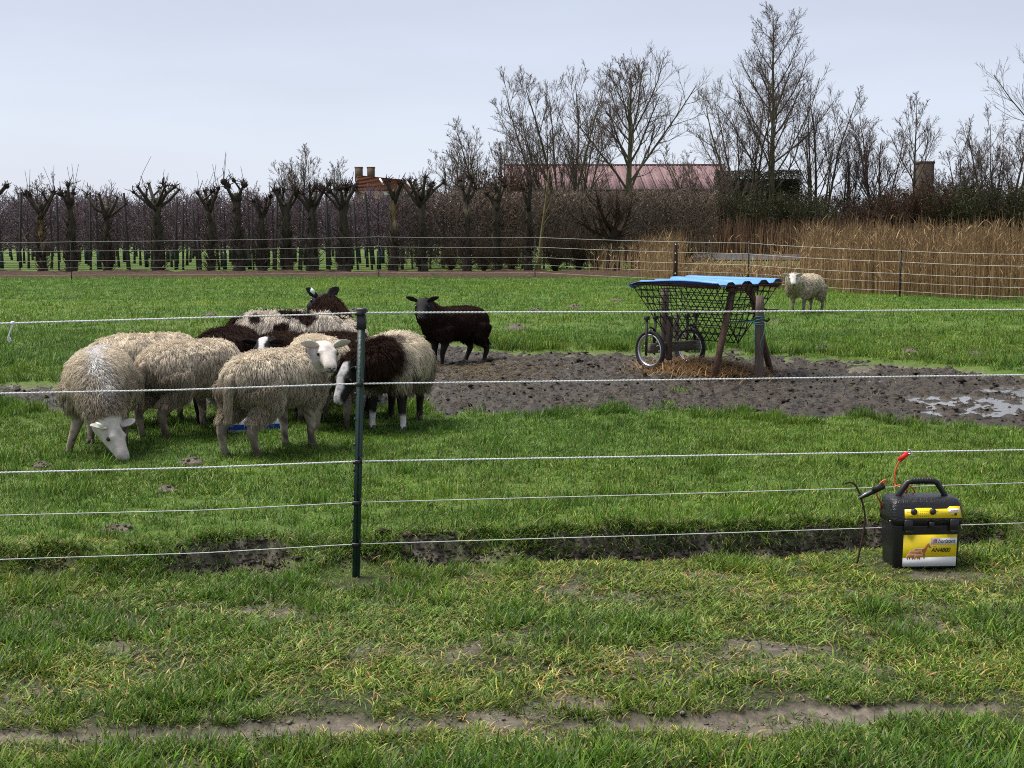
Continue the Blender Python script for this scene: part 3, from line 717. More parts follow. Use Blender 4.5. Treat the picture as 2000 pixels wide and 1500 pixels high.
# ---- tall bare trees behind the hedge
YB = 60.0
def base_at(px, Y): return (AT(px, 452, Y)[0], Y, 0.0)
def beyond(px, Y): return Y + 21 if px > 1290 and Y > 50 else Y             # the right-hand trees stand beyond the pond
def hgt(py, Y): return CAM_H + (452 - py) * Y / F_PX * 1.0
RM = .0075
def tall_tree(px, top, Y, seed, label, r=.13, first=.22, ang=38, l1=.5, n=(22, 9, 7), up=(.16, .14, .10), lean=0, tip=.2, colT=BKG, wide=1.0, hs=.90, fine=3):
    rg = np.random.default_rng(seed); k_ = beyond(px, Y) / Y; Y = Y * k_; r *= k_; RM = .0082 * k_; h = hgt(top, Y) * hs
    tr, rr = trunk_line(rg, h * .97, r, m=9, lean=(lean, 0), wig=.012, tip=.09)
    o = grow(rg, tr, rr, [dict(n=n[0], t=(first, .97), ang=ang, angv=7, len=l1 * wide, tap=.72, up=up[0], wig=.10, rr=.55, rmax=.06, rmin=RM * 1.3, M=5),
                          dict(n=n[1], t=(.22, .97), ang=36, angv=10, len=.42, tap=.55, up=up[1], wig=.14, rr=.55, rmin=RM, M=4),
                          dict(n=n[2], t=(.15, 1.0), ang=36, angv=12, len=.42, tap=.4, up=up[2] + .05, wig=.09, rr=.5, rmin=RM * .85, M=3)] + ([dict(n=fine, t=(.3, 1.0), ang=24, angv=8, len=.85, tap=.2, up=.12, wig=.03, rr=.6, rmin=RM * .7, M=2)] if fine else []))
    mt, mc = tree_meshes('tall_tree', o, colT, BKG, TWP, rng=rg)
    return tree_obj('bare_tree', base_at(px, Y), mt, mc, label, 'tall bare winter trees behind the field')
def fan_tree(px, top, Y, seed, label, ns=7, r=.10, spread=.5, n=(9, 8, 6), name='bare_tree', group='tall bare winter trees behind the field', colB=BKG, colE=TWP, rm=.0080, cat='tree', l1=.42, t0=.30, hs=.86, fine=3):
    rg = np.random.default_rng(seed); k_ = beyond(px, Y) / Y; Y = Y * k_; r *= k_; rm = rm * k_; h = hgt(top, Y) * hs
    P, Rr = multi_stem(rg, ns, h * 1.0, r, spread)
    o = grow_from(rg, P, Rr, [dict(n=n[0], t=(t0, .97), ang=32, angv=9, len=l1, tap=.6, up=.14, wig=.10, rr=.55, rmax=.05, rmin=rm * 1.2, M=4),
                              dict(n=n[1], t=(.2, .97), ang=34, angv=10, len=.42, tap=.5, up=.12, wig=.14, rr=.5, rmin=rm, M=4),
                              dict(n=n[2], t=(.2, 1.0), ang=34, angv=10, len=.45, tap=.4, up=.16, wig=.08, rr=.5, rmin=rm * .85, M=3)] + ([dict(n=fine, t=(.3, 1.0), ang=24, angv=8, len=.85, tap=.2, up=.14, wig=.03, rr=.6, rmin=rm * .7, M=2)] if fine else []))
    mt, mc = tree_meshes('fan_tree', o, colB, colB, colE, rng=rg)
    return tree_obj(name, base_at(px, Y), mt, mc, label, group, cat=cat)
fan_tree(1104, 104, 58, 1, 'broad fan-shaped bare tree with many stems in front of the red barn roof', ns=8, r=.085, spread=.50, n=(10, 8, 5), fine=3, t0=.22)
tall_tree(1229, 92, 58, 2, 'round-crowned bare tree with one green-stained trunk before the red roof', r=.20, first=.34, ang=38, l1=.58, n=(20, 10, 7), up=(.15, .10, .08), fine=3, hs=.88)
tall_tree(1507, 18, 62, 3, 'tallest bare tree, a slender pointed crown above the dark clipped hedge', r=.17, first=.22, ang=40, l1=.42, n=(32, 9, 6), up=(.14, .12, .10), fine=3, hs=.97)
fan_tree(1455, 140, 63, 4, 'bare many-stemmed tree leaning close to the left of the tallest tree', ns=5, r=.08, spread=.22, n=(8, 7, 5))
fan_tree(1385, 245, 60, 5, 'low bare bush with arching twigs right of the red barn roof', ns=8, r=.05, spread=.75, n=(8, 6, 4), group='bare bushes behind the field', name='bare_bush', cat='bush')
fan_tree(1595, 150, 64, 6, 'bare many-stemmed tree just right of the tallest tree', ns=5, r=.08, spread=.25, n=(8, 7, 4))
fan_tree(1655, 230, 62, 7, 'shorter bare tree between the tallest tree and the dark tangled trio', ns=4, r=.07, spread=.22, n=(7, 6, 4))
fan_tree(1712, 185, 61, 8, 'dark upright bare tree with several stems beside the slim single tree', ns=6, r=.08, spread=.22, n=(8, 7, 4), colB=BR)
tall_tree(1783, 165, 60, 9, 'slim single-stemmed bare tree standing left of the brown chimney', r=.10, first=.38, ang=42, l1=.40, n=(14, 7, 5), colT=BR)
fan_tree(1868, 262, 60, 10, 'rounded bare bush right of the brown chimney', ns=8, r=.06, spread=.5, n=(8, 7, 4), group='bare bushes behind the field', name='bare_bush', cat='bush')
fan_tree(1945, 205, 59, 11, 'broad bare bush tree near the right edge of the picture', ns=8, r=.07, spread=.48, n=(8, 7, 4))
tall_tree(2085, 30, 56, 12, 'big bare tree at the right edge with only branch tips in view', r=.2, first=.3, ang=48, l1=.6, n=(18, 8, 5))
fan_tree(845, 268, 66, 13, 'thin bare tree with pale straight shoots right of the farmhouse', ns=5, r=.05, spread=.45, n=(6, 5, 4), t0=.35)
fan_tree(905, 255, 64, 14, 'bare upright tree with long shoots between farmhouse and red barn', ns=6, r=.06, spread=.3, n=(7, 6, 5))
fan_tree(965, 225, 62, 15, 'dense bare bush tree at the left end of the red barn', ns=7, r=.07, spread=.4, n=(9, 7, 5), colE=TW)
fan_tree(590, 275, 75, 16, 'pale rounded bare tree behind the pollards left of the farmhouse', ns=8, r=.07, spread=.26, n=(7, 7, 5), rm=.009)
fan_tree(665, 292, 78, 17, 'pale thin bare tree right beside the farmhouse chimneys', ns=6, r=.06, spread=.28, n=(6, 6, 4), rm=.009)
fan_tree(88, 328, 72, 18, 'faint bare tree behind the pollards near the left edge', ns=7, r=.06, spread=.5, n=(6, 6, 4), rm=.009)
fan_tree(150, 345, 80, 19, 'small faint bare tree behind the orchard at the left', ns=6, r=.06, spread=.5, n=(6, 5, 4), rm=.009)
fan_tree(490, 345, 80, 20, 'small faint bare tree behind the orchard left of the pale rounded tree', ns=6, r=.06, spread=.5, n=(6, 5, 4), rm=.009)

# ---- dense scrub along the ditch (three shapes shared by all bushes)
def scrub_mesh(seed, colB, colE, leaf=None, nleaf=0):
    rg = np.random.default_rng(seed); P, Rr = multi_stem(rg, 18, 2.6, .035, .62, m=6)
    o = grow_from(rg, P, Rr, [dict(n=10, t=(.05, .97), ang=40, angv=14, len=.40, tap=.5, up=.10, wig=.16, rr=.6, rmin=.009, M=4), dict(n=9, t=(.1, 1), ang=42, angv=14, len=.5, tap=.4, up=.08, wig=.2, rr=.6, rmin=.008, M=3)])
    mt, mc = tree_meshes('scrub', o, colB, colB, colE, rng=rg)
    ml = None
    if nleaf:
        tips = o[2][0].reshape(-1, 3); c = tips[rg.integers(0, len(tips), nleaf)] + rg.normal(0, .05, (nleaf, 3))
        ml = leaf_mesh(rg, c, leaf, .05)
    return mt, mc, ml
def leaf_mesh(rg, c, colr, size, name='leaves'):
    n = len(c); a = unit(rg.normal(0, 1, (n, 3))); b = unit(np.cross(a, rg.normal(0, 1, (n, 3)))); s = size * rg.uniform(.5, 1.3, (n, 1))
    V = np.stack([c - a * s, c + b * s * .45, c + a * s, c - b * s * .45], 1).reshape(-1, 3)
    q = np.arange(n * 4).reshape(n, 4); cc = (np.array(colr) * rg.uniform(.6, 1.35, (n, 1))).repeat(4, 0)
    return mesh_np(name, V, [q], cc)
M_leaf = mat('small_leaf', attr=True, rough=.6, spec=.25, translucent=.15)
SCR = [scrub_mesh(31, BR, (.050, .030, .022), (.040, .026, .018), 1500), scrub_mesh(32, (.045, .042, .024), (.050, .046, .024), (.035, .048, .014), 2600), scrub_mesh(33, BR, (.070, .040, .024), (.060, .030, .018), 1800)]
scr = [(1415, 58, 0, .85), (1460, 57, 1, .95), (1510, 58, 1, 1.0), (1560, 57, 1, .9), (1605, 56, 1, .82), (1650, 57, 0, .82), (1695, 56, 0, .85), (1740, 55, 2, .95), (1785, 56, 2, 1.0),
       (1830, 55, 2, 1.02), (1870, 54, 1, .98), (1915, 55, 1, 1.0), (1960, 54, 0, 1.0), (2005, 53, 1, 1.0), (2050, 54, 0, 1.0), (2095, 53, 2, 1.0),
       (1340, 60, 0, .8), (1380, 61, 0, .8), (1300, 62, 0, .75), (1625, 61, 2, .95), (1770, 61, 0, 1.05), (1890, 61, 1, 1.1), (1980, 61, 0, 1.15), (1690, 61, 1, .95), (1530, 62, 0, 1.0), (1435, 62, 1, .95), (1580, 60, 2, .9), (1730, 60, 1, .95), (1840, 60, 0, 1.0), (1935, 60, 2, 1.0)]
scl_lab = {0: 'dark leafless thicket', 1: 'olive green thicket', 2: 'rusty brown thicket'}
ordn = ['first', 'second', 'third', 'fourth', 'fifth', 'sixth', 'seventh', 'eighth', 'ninth', 'tenth', 'eleventh', 'twelfth', 'thirteenth', 'fourteenth', 'fifteenth', 'sixteenth', 'seventeenth', 'eighteenth', 'nineteenth', 'twentieth', 'twenty-first', 'twenty-second', 'twenty-third', 'twenty-fourth', 'twenty-fifth', 'twenty-sixth']
for row, sel in (('front', [s_ for s_ in scr if s_[1] < 59.5]), ('back', [s_ for s_ in scr if s_[1] >= 59.5])):
    for i, (px, Y, kk, s_) in enumerate(sorted(sel)):
        mt, mc, ml = SCR[kk]; k_ = beyond(px, Y) / Y; Y *= k_; s_ *= k_ * 1.08
        o = tree_obj('scrub_bush', base_at(px, Y), mt, mc, '%s above the reeds, %s from left in the %s row' % (scl_lab[kk], ordn[i], row), 'scrub bushes behind the reeds', rz=i * 2.1 + len(row), s=s_, cat='bush', trunk='stems', crown='twigs')
        if ml: link('leaves', ml, M_leaf, o)

for i, (px, Y, s_) in enumerate([(935, 57, 1.25), (962, 56, 1.40), (988, 57, 1.35)]):
    o = tree_obj('thicket', base_at(px, Y), SCR[2][0], SCR[2][1], '%s of three rusty thickets left of the red barn roof' % ['leftmost', 'middle', 'rightmost'][i], 'thickets left of the barn', rz=i * 1.3, s=s_, cat='bush', trunk='stems', crown='twigs')
    link('leaves', SCR[2][2], M_leaf, o)
# ---- clipped hedges
def hedge(name, x0, x1, Y, thick, h, seed, label, nleaf, ntw, leafc, twc, uneven=.12, lsz=.055):
    rg = np.random.default_rng(seed); o = empty(name, ((x0 + x1) / 2, Y, 0)); Lh = (x1 - x0)
    def pt(n, lo=0.0):
        x = rg.uniform(-Lh / 2, Lh / 2, n); y = rg.uniform(-thick / 2, thick / 2, n)
        hh = h + (fbm(x * 1.3, x * 0, seed, 3) - .5) * 2 * uneven
        z = lo + (hh - lo) * rg.random(n) ** .8; return np.stack([x, y, z], -1)
    c = pt(ntw, .1); d = unit(np.stack([rg.normal(0, .5, ntw), rg.normal(0, .5, ntw), rg.uniform(.1, 1.1, ntw)], -1)); L_ = rg.uniform(.15, .55, ntw)[:, None]
    P = np.stack([c - d * L_ / 2, c + rg.normal(0, .03, (ntw, 3)), c + d * L_ / 2], 1); P[:, :, 2] = np.clip(P[:, :, 2], .03, None)
    V, f = tubes(P, np.tile(np.array([.010, .008, .006]), (ntw, 1)), 3); b = MB(); b.add(V, f, np.array(twc) * rg.uniform(.6, 1.4, (ntw, 1)).repeat(9, 0)); b.build('twigs', M_twig, o)
    st_ = MB()
    for i in range(int(Lh / .45)):
        x = -Lh / 2 + .2 + i * .45 + rg.normal(0, .08); y = rg.normal(0, thick * .2)
        st_.tube([(x, y, -.1), (x + rg.normal(0, .05), y, .5), (x + rg.normal(0, .1), y, h * .8)], [.04, .03, .015], 5, False, np.array(BK) * 1.1)
    st_.build('stems', M_bark, o)
    link('leaves', leaf_mesh(rg, pt(nleaf, .25), leafc, lsz), M_leaf, o)
    return tag(o, label, 'hedge')
def X_at(px, Y): return (px - 1000) / F_PX * Y
hedge('hedge', X_at(775, 47), X_at(1395, 47), 47, 1.3, 2.72, 41, 'long clipped brown winter hedge behind the pollard row', 12000, 7500, (.115, .080, .055), (.130, .102, .080))
eh = hedge('evergreen_hedge', X_at(1392, 88), X_at(1560, 88), 88, 1.8, 5.25, 42, 'tall flat-topped dark green hedge below the tallest tree', 24000, 1500, (.020, .026, .010), (.03, .026, .016), .05, .075)

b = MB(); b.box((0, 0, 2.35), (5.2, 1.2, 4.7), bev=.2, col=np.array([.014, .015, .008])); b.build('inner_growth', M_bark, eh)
# ---- pollard row
def pollard(px, seed, label, nl, spread, h=2.3, r=.17, scar=None, sprouts=70, knob=1.0, lean=0.0, long_shoots=0, pylim=None, Y=42.0, burr=True):
    rg = np.random.default_rng(seed); x0 = X_at(px, Y); o = empty('pollard_tree', (x0, Y, 0))
    m = 11; z = np.linspace(-.1, h, m); P = np.stack([lean * z + rg.normal(0, .022, m), rg.normal(0, .02, m), z], -1)
    r *= .70; h -= .12; rr = r * (1.25 - .45 * z / h) * rg.uniform(.80, 1.22, m); rr[0] *= 1.5; rr[1] *= 1.2; rr[-1] *= 1.15; rr[-2] *= 1.1
    V, f = tubes(P[None], rr[None], 9, True); V += rg.normal(0, .018, V.shape)
    col = np.tile(np.array([.062, .053, .040]), (len(V), 1)) * rg.uniform(.7, 1.3, (len(V), 1))
    gm = sstep(.3, .7, vnoise(V[:, 2] * 3 + seed, V[:, 0] * 8, seed))[:, None]; col = col * (1 - .5 * gm) + .5 * gm * np.array([.052, .056, .028])
    if scar:
        for (za, zb, cc) in scar:
            k = (V[:, 2] > za) & (V[:, 2] < zb) & (V[:, 0] > -r * .3 + lean * V[:, 2]); col[k] = cc
    b = MB(); b.add(V, f, col)
    for k in range(10 if burr else 0):            # shaggy epicormic twigs round the foot are added below; burrs here
        zz = rg.uniform(.1, h * .9); az = rg.uniform(0, 6.28); rb = rg.uniform(.03, .08)
        b.ball((lean * zz + math.cos(az) * r * .75, math.sin(az) * r * .75, zz), (rb, rb, rb * 1.4), 6, 4, col=np.array([.045, .038, .027]) * rg.uniform(.7, 1.2))
    b.build('trunk', M_bark, o, True)
    c = MB(); tips = []
    top = np.array([lean * h, 0, h])
    for k in range(nl):
        az = (k + .5) / nl * 2 * np.pi + rg.normal(0, .25); ln = spread * rg.uniform(.7, 1.35)
        e1 = top + np.array([math.cos(az) * ln * .55, math.sin(az) * ln * .4, rg.uniform(.02, .24)]); e2 = e1 + np.array([math.cos(az) * ln * .45, math.sin(az) * ln * .3, rg.uniform(.16, .42)])
        s0 = top - np.array([0, 0, rg.uniform(.02, .35)])
        mid = (s0 + e1) / 2 + np.array([0, 0, -.03])
        c.tube([s0, mid, e1, e2], np.array([.075, .06, .05, .038]) * rg.uniform(.8, 1.15), 6, True, np.array(BK) * rg.uniform(.6, .9))
        rk = .075 * knob * rg.uniform(.7, 1.25); c.ball(e2, (rk, rk, rk * .95), 7, 5, col=np.array([.036, .027, .021])); tips.append((e2, rk))
        if rg.random() < .7:
            e3 = e1 + np.array([rg.normal(0, .12), rg.normal(0, .12), rg.uniform(.15, .32)]); c.tube([e1, (e1 + e3) / 2, e3], [.04, .032, .026], 5, True, np.array(BK) * .7); tips.append((e3, .05 * knob))
            c.ball(e3, .05 * knob, 6, 4, col=np.array([.036, .027, .021]))
    tips.append((top, .12 * knob)); c.ball(top, .13 * knob, 8, 6, col=np.array([.038, .03, .022]))
    for k in range(sprouts):
        tp, rk = tips[rg.integers(len(tips))]; dd = unit(rg.normal(0, 1, 3) + np.array([0, 0, .75])); ln = rg.uniform(.05, .17) if rg.random() < .88 else rg.uniform(.2, .45)
        p0 = tp + dd * rk * .6; c.tube([p0, p0 + dd * ln * .5 + rg.normal(0, .02, 3), p0 + dd * ln + np.array([0, 0, .03])], [.016, .012, .008], 4, False, np.array([.040, .027, .022]) * rg.uniform(.7, 1.3))
    for k in range(long_shoots):
        tp, rk = tips[rg.integers(len(tips))]; a = np.array([rg.normal(0, .35), rg.normal(0, .2), 1.0]); a = unit(a); ln = rg.uniform(.5, 1.0)
        c.tube([tp, tp + a * ln * .5, tp + a * ln + rg.normal(0, .05, 3)], [.010, .008, .006], 3, False, np.array([.05, .034, .03]))
    c.build('crown', M_bark, o)
    tw_ = MB()
    for k in range(300):
        zz = rg.uniform(0, h * .85) * rg.random() ** .5; az = rg.uniform(0, 6.28); dd = np.array([math.cos(az), math.sin(az), rg.uniform(.4, 2.2)]); dd = unit(dd); ln = rg.uniform(.12, .45)
        p0 = np.array([lean * zz + math.cos(az) * r * .7, math.sin(az) * r * .7, zz + .02]); tw_.tube([p0, p0 + dd * ln * .5, p0 + dd * ln + rg.normal(0, .03, 3)], [.010, .008, .006], 3, False, np.array([.050, .036, .025]) * rg.uniform(.6, 1.4))
    tw_.build('side_shoots', M_twig, o)
    return tag(o, label, 'tree', 'pollarded trees along the far edge of the pasture')
TAN = (.20, .13, .06); PALE = (.26, .22, .15)
pollard(-12, 51, 'dark pollard cut off by the left edge of the picture', 4, .55, h=2.35)
pollard(86, 52, 'slim pollard with a peeled tan stripe on its trunk near the left edge', 4, .45, h=2.15, r=.14, scar=[(1.0, 1.9, TAN), (.55, .8, PALE)], knob=.5, sprouts=110, long_shoots=6)
pollard(143, 53, 'pollard with one heavy fist on a straight green-stained trunk', 3, .35, h=2.35, r=.15, knob=1.3, long_shoots=3)
pollard(213, 54, 'pollard forked like antlers, with bushy shoots around its foot', 5, .55, h=2.05, r=.14, knob=.55, sprouts=50)
pollard(312, 55, 'largest pollard, wide T-shaped crown carrying one long upright shoot', 7, .85, h=2.35, r=.20, knob=.8, sprouts=110, long_shoots=3)
pollard(414, 56, 'thin mossy pollard right of the largest pollard', 4, .3, h=2.3, r=.12, knob=.7, sprouts=80, long_shoots=6)
pollard(470, 57, 'dark pollard with a blocky fist pointing right', 4, .45, h=2.45, r=.17, knob=1.35, lean=-.02, long_shoots=5)
pollard(514, 58, 'stout low pollard overgrown with shoots left of the pale rounded tree', 4, .3, h=1.95, r=.18, knob=.7, sprouts=110)
pollard(561, 59, 'dark narrow pollard in front of the pale rounded tree', 4, .4, h=2.2, r=.16, knob=.8, sprouts=110)
pollard(611, 60, 'pollard with a bushy tangled head left of the farmhouse', 6, .55, h=2.3, r=.18, knob=1.0, sprouts=160)
pollard(673, 61, 'pollard with a dense brush-like head below the farmhouse chimneys', 6, .5, h=2.3, r=.20, knob=1.2, sprouts=190)
pollard(770, 62, 'pollard with orange bark and bare pale wood below the farmhouse roof', 4, .4, h=2.6, r=.15, knob=.7, scar=[(1.75, 2.6, TAN), (1.45, 1.75, PALE)], lean=.01)
pollard(824, 63, 'pollard with a wide flat spiky crown right of the farmhouse', 7, .65, h=2.5, r=.15, knob=.7, sprouts=130)
pollard(912, 64, 'pollard with a pale scar below its head before the brown hedge', 4, .35, h=2.5, r=.15, knob=.9, scar=[(1.9, 2.2, PALE)], sprouts=90)
pollard(970, 65, 'ivy-dark pollard half lost against the brown hedge', 3, .3, h=2.4, r=.16, knob=.9, sprouts=90)
pollard(1032, 66, 'thin dark pollard nearest the pale leaning stem', 3, .22, h=2.4, r=.11, knob=.7, sprouts=60)
# the broad low pollard alone by the reeds
rg = np.random.default_rng(70); P, Rr = trunk_line(rg, 1.35, .27, m=6, wig=.02, flare=1.3, tip=.75)
o_ = grow(rg, P, Rr, [dict(n=9, t=(.55, 1.0), ang=62, angv=14, len=1.0, tap=.1, up=.16, wig=.14, rr=.45, rmin=.03, M=5), dict(n=12, t=(.25, 1), ang=42, angv=14, len=.45, tap=.3, up=.2, wig=.16, rr=.5, rmin=.013, M=4), dict(n=9, t=(.3, 1), ang=40, angv=14, len=.5, tap=.3, up=.2, wig=.15, rr=.5, rmin=.009, M=3)])
mt, mc = tree_meshes('low_pollard', o_, (.042, .036, .027), (.042, .034, .024), (.06, .042, .03), rng=rg)
tree_obj('low_pollard_tree', (X_at(1196, 43), 43, 0), mt, mc, 'low broad tree with a flat-topped spreading crown beside the reeds', None)
# pale leaning stem
rg = np.random.default_rng(71); P, Rr = trunk_line(rg, 3.3, .075, m=8, lean=(.35, 0), wig=.02)
o_ = grow(rg, P, Rr, [dict(n=9, t=(.4, 1.0), ang=40, len=.35, tap=.4, up=.2, wig=.12, rr=.5, rmin=.012, M=4), dict(n=6, t=(.2, 1), ang=40, len=.5, tap=.3, up=.1, wig=.15, rr=.5, rmin=.008, M=3)])
mt, mc = tree_meshes('pale_stem', o_, (.14, .115, .055), (.11, .09, .045), (.08, .06, .04), rng=rg)
tree_obj('leaning_tree', (X_at(1050, 44), 44, 0), mt, mc, 'young tree with a pale yellowish leaning stem before the hedge', None)
# brush between the pollards and the low tree
BR_ = scrub_mesh(34, (.055, .04, .028), (.065, .045, .03))
for i, (px, Y, s_) in enumerate([(945, 44.5, .42), (1000, 44.2, .5), (1085, 44.5, .55), (1130, 45, .6), (1165, 44.4, .45), (1245, 45, .5), (1290, 46, .6), (1335, 45, .5), (880, 44.5, .38)]):
    tree_obj('undergrowth_bush', base_at(px, Y), BR_[0], BR_[1], 'low brown undergrowth at the hedge foot, %s from the left' % ordn[sorted([945, 1000, 1085, 1130, 1165, 1245, 1290, 1335, 880]).index(px)], 'undergrowth along the hedge foot', rz=i * 1.7, s=s_, cat='bush', trunk='stems', crown='twigs')

# ---- orchard behind the pollards: four trees, shared by all copies
def orchard_meshes(seed):
    rg = np.random.default_rng(seed); P, Rr = trunk_line(rg, 2.25, .045, m=6, wig=.015, flare=1.2, tip=.3)
    o = grow(rg, P, Rr, [dict(n=28, t=(.20, .98), ang=68, angv=14, len=.34, tap=.35, up=.10, wig=.15, rr=.6, rmin=.012, M=4), dict(n=9, t=(.1, 1), ang=50, angv=16, len=.55, tap=.3, up=.16, wig=.2, rr=.6, rmin=.0085, M=3)])
    a = tree_meshes('orchard', o, (.062, .050, .048), (.098, .074, .082), (.122, .090, .104), rng=rg)
    g = MB(); ring = [[(math.cos(t) * .07, math.sin(t) * .07, z) for t in np.arange(8) * 2 * math.pi / 8] for z in (0, .28, .55)]; g.rings(ring, True)
    return a[0], a[1], g.mesh('tree_guard')
M_guard = mat('green_tree_guard', (.010, .030, .022), rough=.6, noise=.2)
ORC = [orchard_meshes(80 + i) for i in range(4)]
rg = np.random.default_rng(90); first = [None] * 4
for rI, Y in enumerate([46.3, 48.8, 51.4, 54.2, 57.4, 61, 65, 70]):
    xa = X_at(-60, Y); xb = X_at(790 if Y < 48 else 930, Y); x = xa + rg.uniform(0, .5)
    while x < xb:
        k = rg.integers(4)
        o = tree_obj('orchard_tree', (x, Y + rg.normal(0, .15), 0), ORC[k][0], ORC[k][1], 'bare purplish orchard tree in dense rows behind the pollards', 'orchard trees', rz=rg.uniform(0, 6.28), s=rg.uniform(.98, 1.2))
        if rg.random() < .35: link('tree_guard', ORC[k][2], M_guard, o)
        x += rg.uniform(.8, 1.0) if Y < 58 else rg.uniform(.9, 1.2)
pm = MB(); pm.box((0, 0, 1.15), (.065, .065, 2.5), bev=.008); pme = pm.mesh('orchard_post')
opx = [42, 118, 180, 256, 345, 360, 388, 430, 497, 540, 590, 645, 700, 728]
for i, px in enumerate(opx):
    o = link('orchard_post', pme, M_iron); o.location = (X_at(px, 45.4), 45.4, 0); o.rotation_euler = (rg.normal(0, .02), rg.normal(0, .05), rg.uniform(0, 1)); o.scale = (1, 1, rg.uniform(.92, 1.1))
    tag(o, 'dark wooden orchard post behind the pollards, %s from the left' % ordn[i], 'post', 'orchard posts')

# ---- reeds
rg = np.random.default_rng(100)
def fence_right(X): return np.interp(X, [1.5, 4.6, 5.35, 7.65, 9.6, 14], [36.5, 33.0, 30.3, 26.6, 24.6, 20.5])
n = 13000
X = rg.uniform(2.0, 15, n); Y = fence_right(X) + .35 + rg.random(n) ** 1.3 * 9
px, _ = PXY(X, Y); dens = fbm(X * .9, Y * .5, 131, 3)
k = (px > 1150) & (px < 2250) & (rg.random(n) < np.interp(px, [1150, 1230, 1300, 1400], [.02, .14, .5, 1.0]) * sstep(.22, .42, dens)) ; X, Y, px = X[k], Y[k], px[k]; n = len(X)
gap = np.maximum(sstep(1320, 1345, px) * sstep(1590, 1550, px), 0) * .94                    # lower, broken reeds where the pond shows
h = rg.normal(1.30, .13, n) * (.85 + .32 * fbm(X * .7, Y * .7, 133, 2)) * np.interp(px, [1150, 1330, 1500], [.62, .90, 1.0]); low = rg.random(n) < gap; h[low] = rg.uniform(.25, .52, low.sum())
far_ = low & False
lean = rg.normal(0, .07, (n, 2)); t = np.array([0, .5, 1.0])
P = np.stack([np.stack([X + lean[:, 0] * h * q * q, Y + lean[:, 1] * h * q * q, h * q], -1) for q in t], 1)
V, f = tubes(P, np.tile(np.array([.0060, .0050, .0032]), (n, 1)), 3)
cb = np.array([.34, .225, .115]) * rg.uniform(.55, 1.35, (n, 1)); cb[rg.random(n) < .15] *= np.array([.7, .55, .5])
b = MB(); b.add(V, f, cb.repeat(9, 0) * np.tile(np.repeat([1.05, 1.0, .55], 3), n)[:, None])
me1 = b.mesh('reed_stems')
nl = int(n * 1.3); pi = rg.integers(0, n, nl); q = rg.uniform(.1, .95, nl); p0 = np.stack([X[pi] + lean[pi, 0] * h[pi] * q * q, Y[pi] + lean[pi, 1] * h[pi] * q * q, h[pi] * q], -1)
v, qq, tt, cc = blades(p0, rg.uniform(.15, .4, nl), rg.uniform(.010, .018, nl), rg.uniform(0, 6.28, nl), rg.uniform(.25, 1.1, nl), np.array([.36, .25, .13]) * rg.uniform(.5, 1.35, (nl, 1)), 2)
o = link('reeds', me1, M_reed); struct(o, 'stuff', 'tall dry tan reeds growing along the ditch behind the right fence')
link('reed_leaves', mesh_np('reed_leaves', v, [qq, tt], cc), M_reed, o)

n = 3600; X = rg.uniform(8, 36, n); Y = rg.uniform(74.5, 77.5, n); px, _ = PXY(X, Y); h = rg.normal(1.7, .3, n) * (.8 + .4 * fbm(X * .5, Y, 135, 2)); lean = rg.normal(0, .07, (n, 2))
P = np.stack([np.stack([X + lean[:, 0] * h * q * q, Y + lean[:, 1] * h * q * q, h * q], -1) for q in t], 1)
V, f = tubes(P, np.tile(np.array([.016, .013, .008]), (n, 1)), 3); b = MB(); b.add(V, f, (np.array([.13, .075, .045]) * rg.uniform(.5, 1.3, (n, 1))).repeat(9, 0))
struct(link('reeds', b.mesh('far_reeds'), M_reed), 'stuff', 'brown reeds on the far bank of the pond')
# ================================================================ SHEEP
def ellring(c, f_, u, hw, top, bot, k=18, p=2.3):
    """ring in the plane normal to the axis: half width hw, top/bottom heights along u"""
    s_ = np.cross(f_, u); a = np.arange(k) * 2 * np.pi / k; ca, sa = np.cos(a), np.sin(a)
    x = np.sign(ca) * np.abs(ca) ** (2 / p) * hw; y = np.sign(sa) * np.abs(sa) ** (2 / p); y = np.where(y > 0, y * top, y * -bot)
    return np.asarray(c)[None] + x[:, None] * s_[None] + y[:, None] * u[None]
def limb(mb, pts, radii, k=10):
    P = np.asarray(pts, float); n = len(P); tt = np.linspace(0, n - 1, (n - 1) * 3 + 1)
    PP = np.stack([np.interp(tt, np.arange(n), P[:, i]) for i in range(3)], -1); rr = np.interp(tt, np.arange(n), radii)
    PP[1:-1] = (PP[:-2] + 2 * PP[1:-1] + PP[2:]) / 4
    V, f = tubes(PP[None], rr[None], k, True); mb.add(V, f)
TORSO = np.array([  # x, half width, z top, z bottom
    (-.455, .045, .525, .45), (-.44, .095, .565, .40), (-.40, .145, .598, .35), (-.32, .178, .628, .315), (-.20, .200, .646, .298), (-.05, .210, .644, .290), (.10, .205, .638, .290),
    (.22, .185, .640, .305), (.31, .155, .634, .335), (.37, .110, .612, .375), (.395, .05, .57, .44)])
LX = .88                                    # body length
TORSO[:, 0] *= LX; TORSO[:, 1] *= .95
